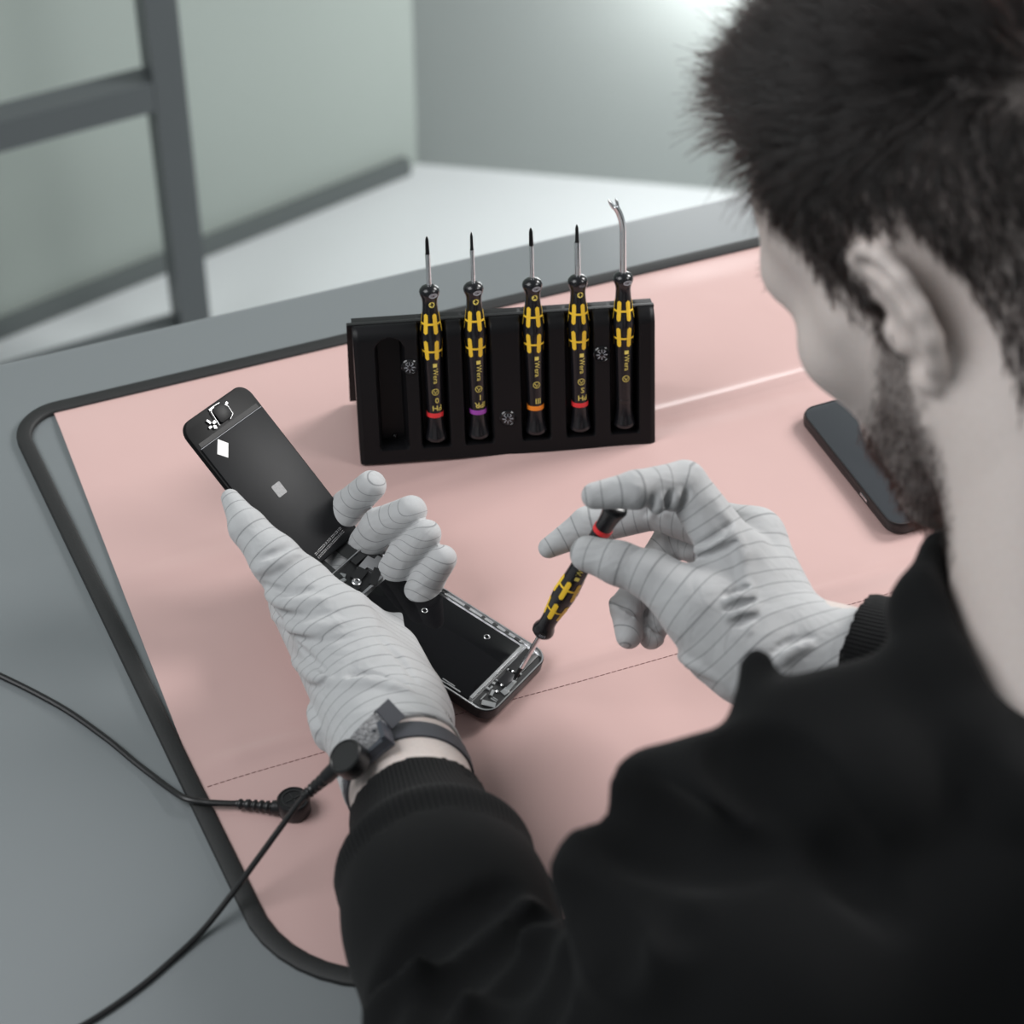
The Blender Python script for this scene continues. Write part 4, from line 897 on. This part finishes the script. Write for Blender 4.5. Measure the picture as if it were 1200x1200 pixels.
gd = thing('grounding_lead', 'black grounding lead with round snap plug, clipped on the left part of the pink mat', 'cable', frame(V(0, 0, 0), V(1, 0, 0), V(0, 1, 0), UP))
mo = P(345, 950, 3.4)
mb = MB(); mb.lathe([(.0082, 0), (.0086, .0008), (.0086, .0085), (.0079, .0095), (.0073, .0095), (.0070, .0091), (.0001, .0091)], 36, mo); pl = mb.obj('snap_plug', M['rubber'], gd, auto=35)
mb = MB()
for a in (.6, .6+math.pi/2): mb.box(mo+V(0, 0, .0092), (.0085, .0007, .0006), np.array([[math.cos(a), -math.sin(a), 0], [math.sin(a), math.cos(a), 0], [0, 0, 1]]))
for k in range(20): a = 2*math.pi*k/20; mb.box(mo+V(.0056*math.cos(a), .0056*math.sin(a), .0092), (.0007, .0019, .0006), np.array([[math.cos(a), -math.sin(a), 0], [math.sin(a), math.cos(a), 0], [0, 0, 1]]))
mb.obj('plug_emblem', M['comp'], pl, smooth=False)
relief([(334, 946, 7), (318, 946, 7), (300, 944, 6.5), (277, 942, 6)], .0026).obj('strain_relief', M['rubber'], gd, auto=60)
cp = [(282, 942, 6), (262, 941.5, 6), (240, 940, 6), (218, 936, 6), (200, 925, 4), (180, 910, 2.2), (158, 893, 1.7), (120, 862, 1.7), (60, 822, 1.7), (-40, 775, 1.7), (-200, 720, 1.7), (-420, 690, 1.7), (-640, 700, 1.7)]
MB().tube(spline([P(x, y, h) for x, y, h in cp], 10), .0017, 10).obj('cord', M['rubber'], gd)
# ------------------------------------------------------------------ light
def area(name, loc, tgt, size, power, col=(1, 1, 1), sy=None):
    l = bpy.data.lights.new(name, 'AREA'); l.energy = power; l.color = col; l.size = size
    if sy: l.shape = 'RECTANGLE'; l.size_y = sy
    o = bpy.data.objects.new(name, l); C.objects.link(o); o.location = W(loc); d = Vector(tgt)-Vector(loc); o.rotation_euler = d.to_track_quat('-Z', 'Y').to_euler(); return o
area('window_light', (1.50, 1.0, 1.22), (.05, .0, 0), .75, 58, (1, .985, .97))
area('fill_light', (-1.05, -.45, 1.30), (-.1, -.2, .0), 1.0, 21, (.98, .99, 1))  # added fill from the left, brightens face and mat; no ceiling fixture
area('fill_light', (1.45, -.25, 1.30), (.1, -.05, .05), 0.6, 11, (1, .99, .98))  # added fill from the right, puts highlights on the tool handles; no fixture
l = bpy.data.lights.new('corner_lamp', 'POINT'); l.energy = 4.6; l.shadow_soft_size = .12; o = bpy.data.objects.new('corner_lamp', l); C.objects.link(o)
q = P(850, -10, -420); o.location = W(q)
l = bpy.data.lights.new('hair_rim_light', 'POINT'); l.energy = 1.8; l.shadow_soft_size = .10; o = bpy.data.objects.new('hair_rim_light', l); C.objects.link(o); o.location = W(P(800, -110, 80))  # added out-of-frame light, only to give hair and forehead a bright rim
wd = bpy.data.worlds.new('World'); bpy.context.scene.world = wd; wd.use_nodes = True; bg = wd.node_tree.nodes['Background']; bg.inputs[0].default_value = (.86, .93, .95, 1); bg.inputs[1].default_value = .30
# ------------------------------------------------------------------ camera
cam = bpy.data.cameras.new('camera'); co = bpy.data.objects.new('camera', cam); C.objects.link(co); bpy.context.scene.camera = co
cam.sensor_width = 36; cam.sensor_fit = 'HORIZONTAL'; cam.lens = FPX/1200*36; cam.clip_start = .05; cam.clip_end = 30
co.matrix_world = frame(CAM, CR, CU, -CF)
cam.dof.use_dof = True; cam.dof.focus_distance = 1.32; cam.dof.aperture_fstop = 7.2; cam.dof.aperture_blades = 0
vs = bpy.context.scene.view_settings; vs.view_transform = 'Standard'; vs.look = 'None'; vs.gamma = 1; vs.exposure = -0.18; vs.use_curve_mapping = False
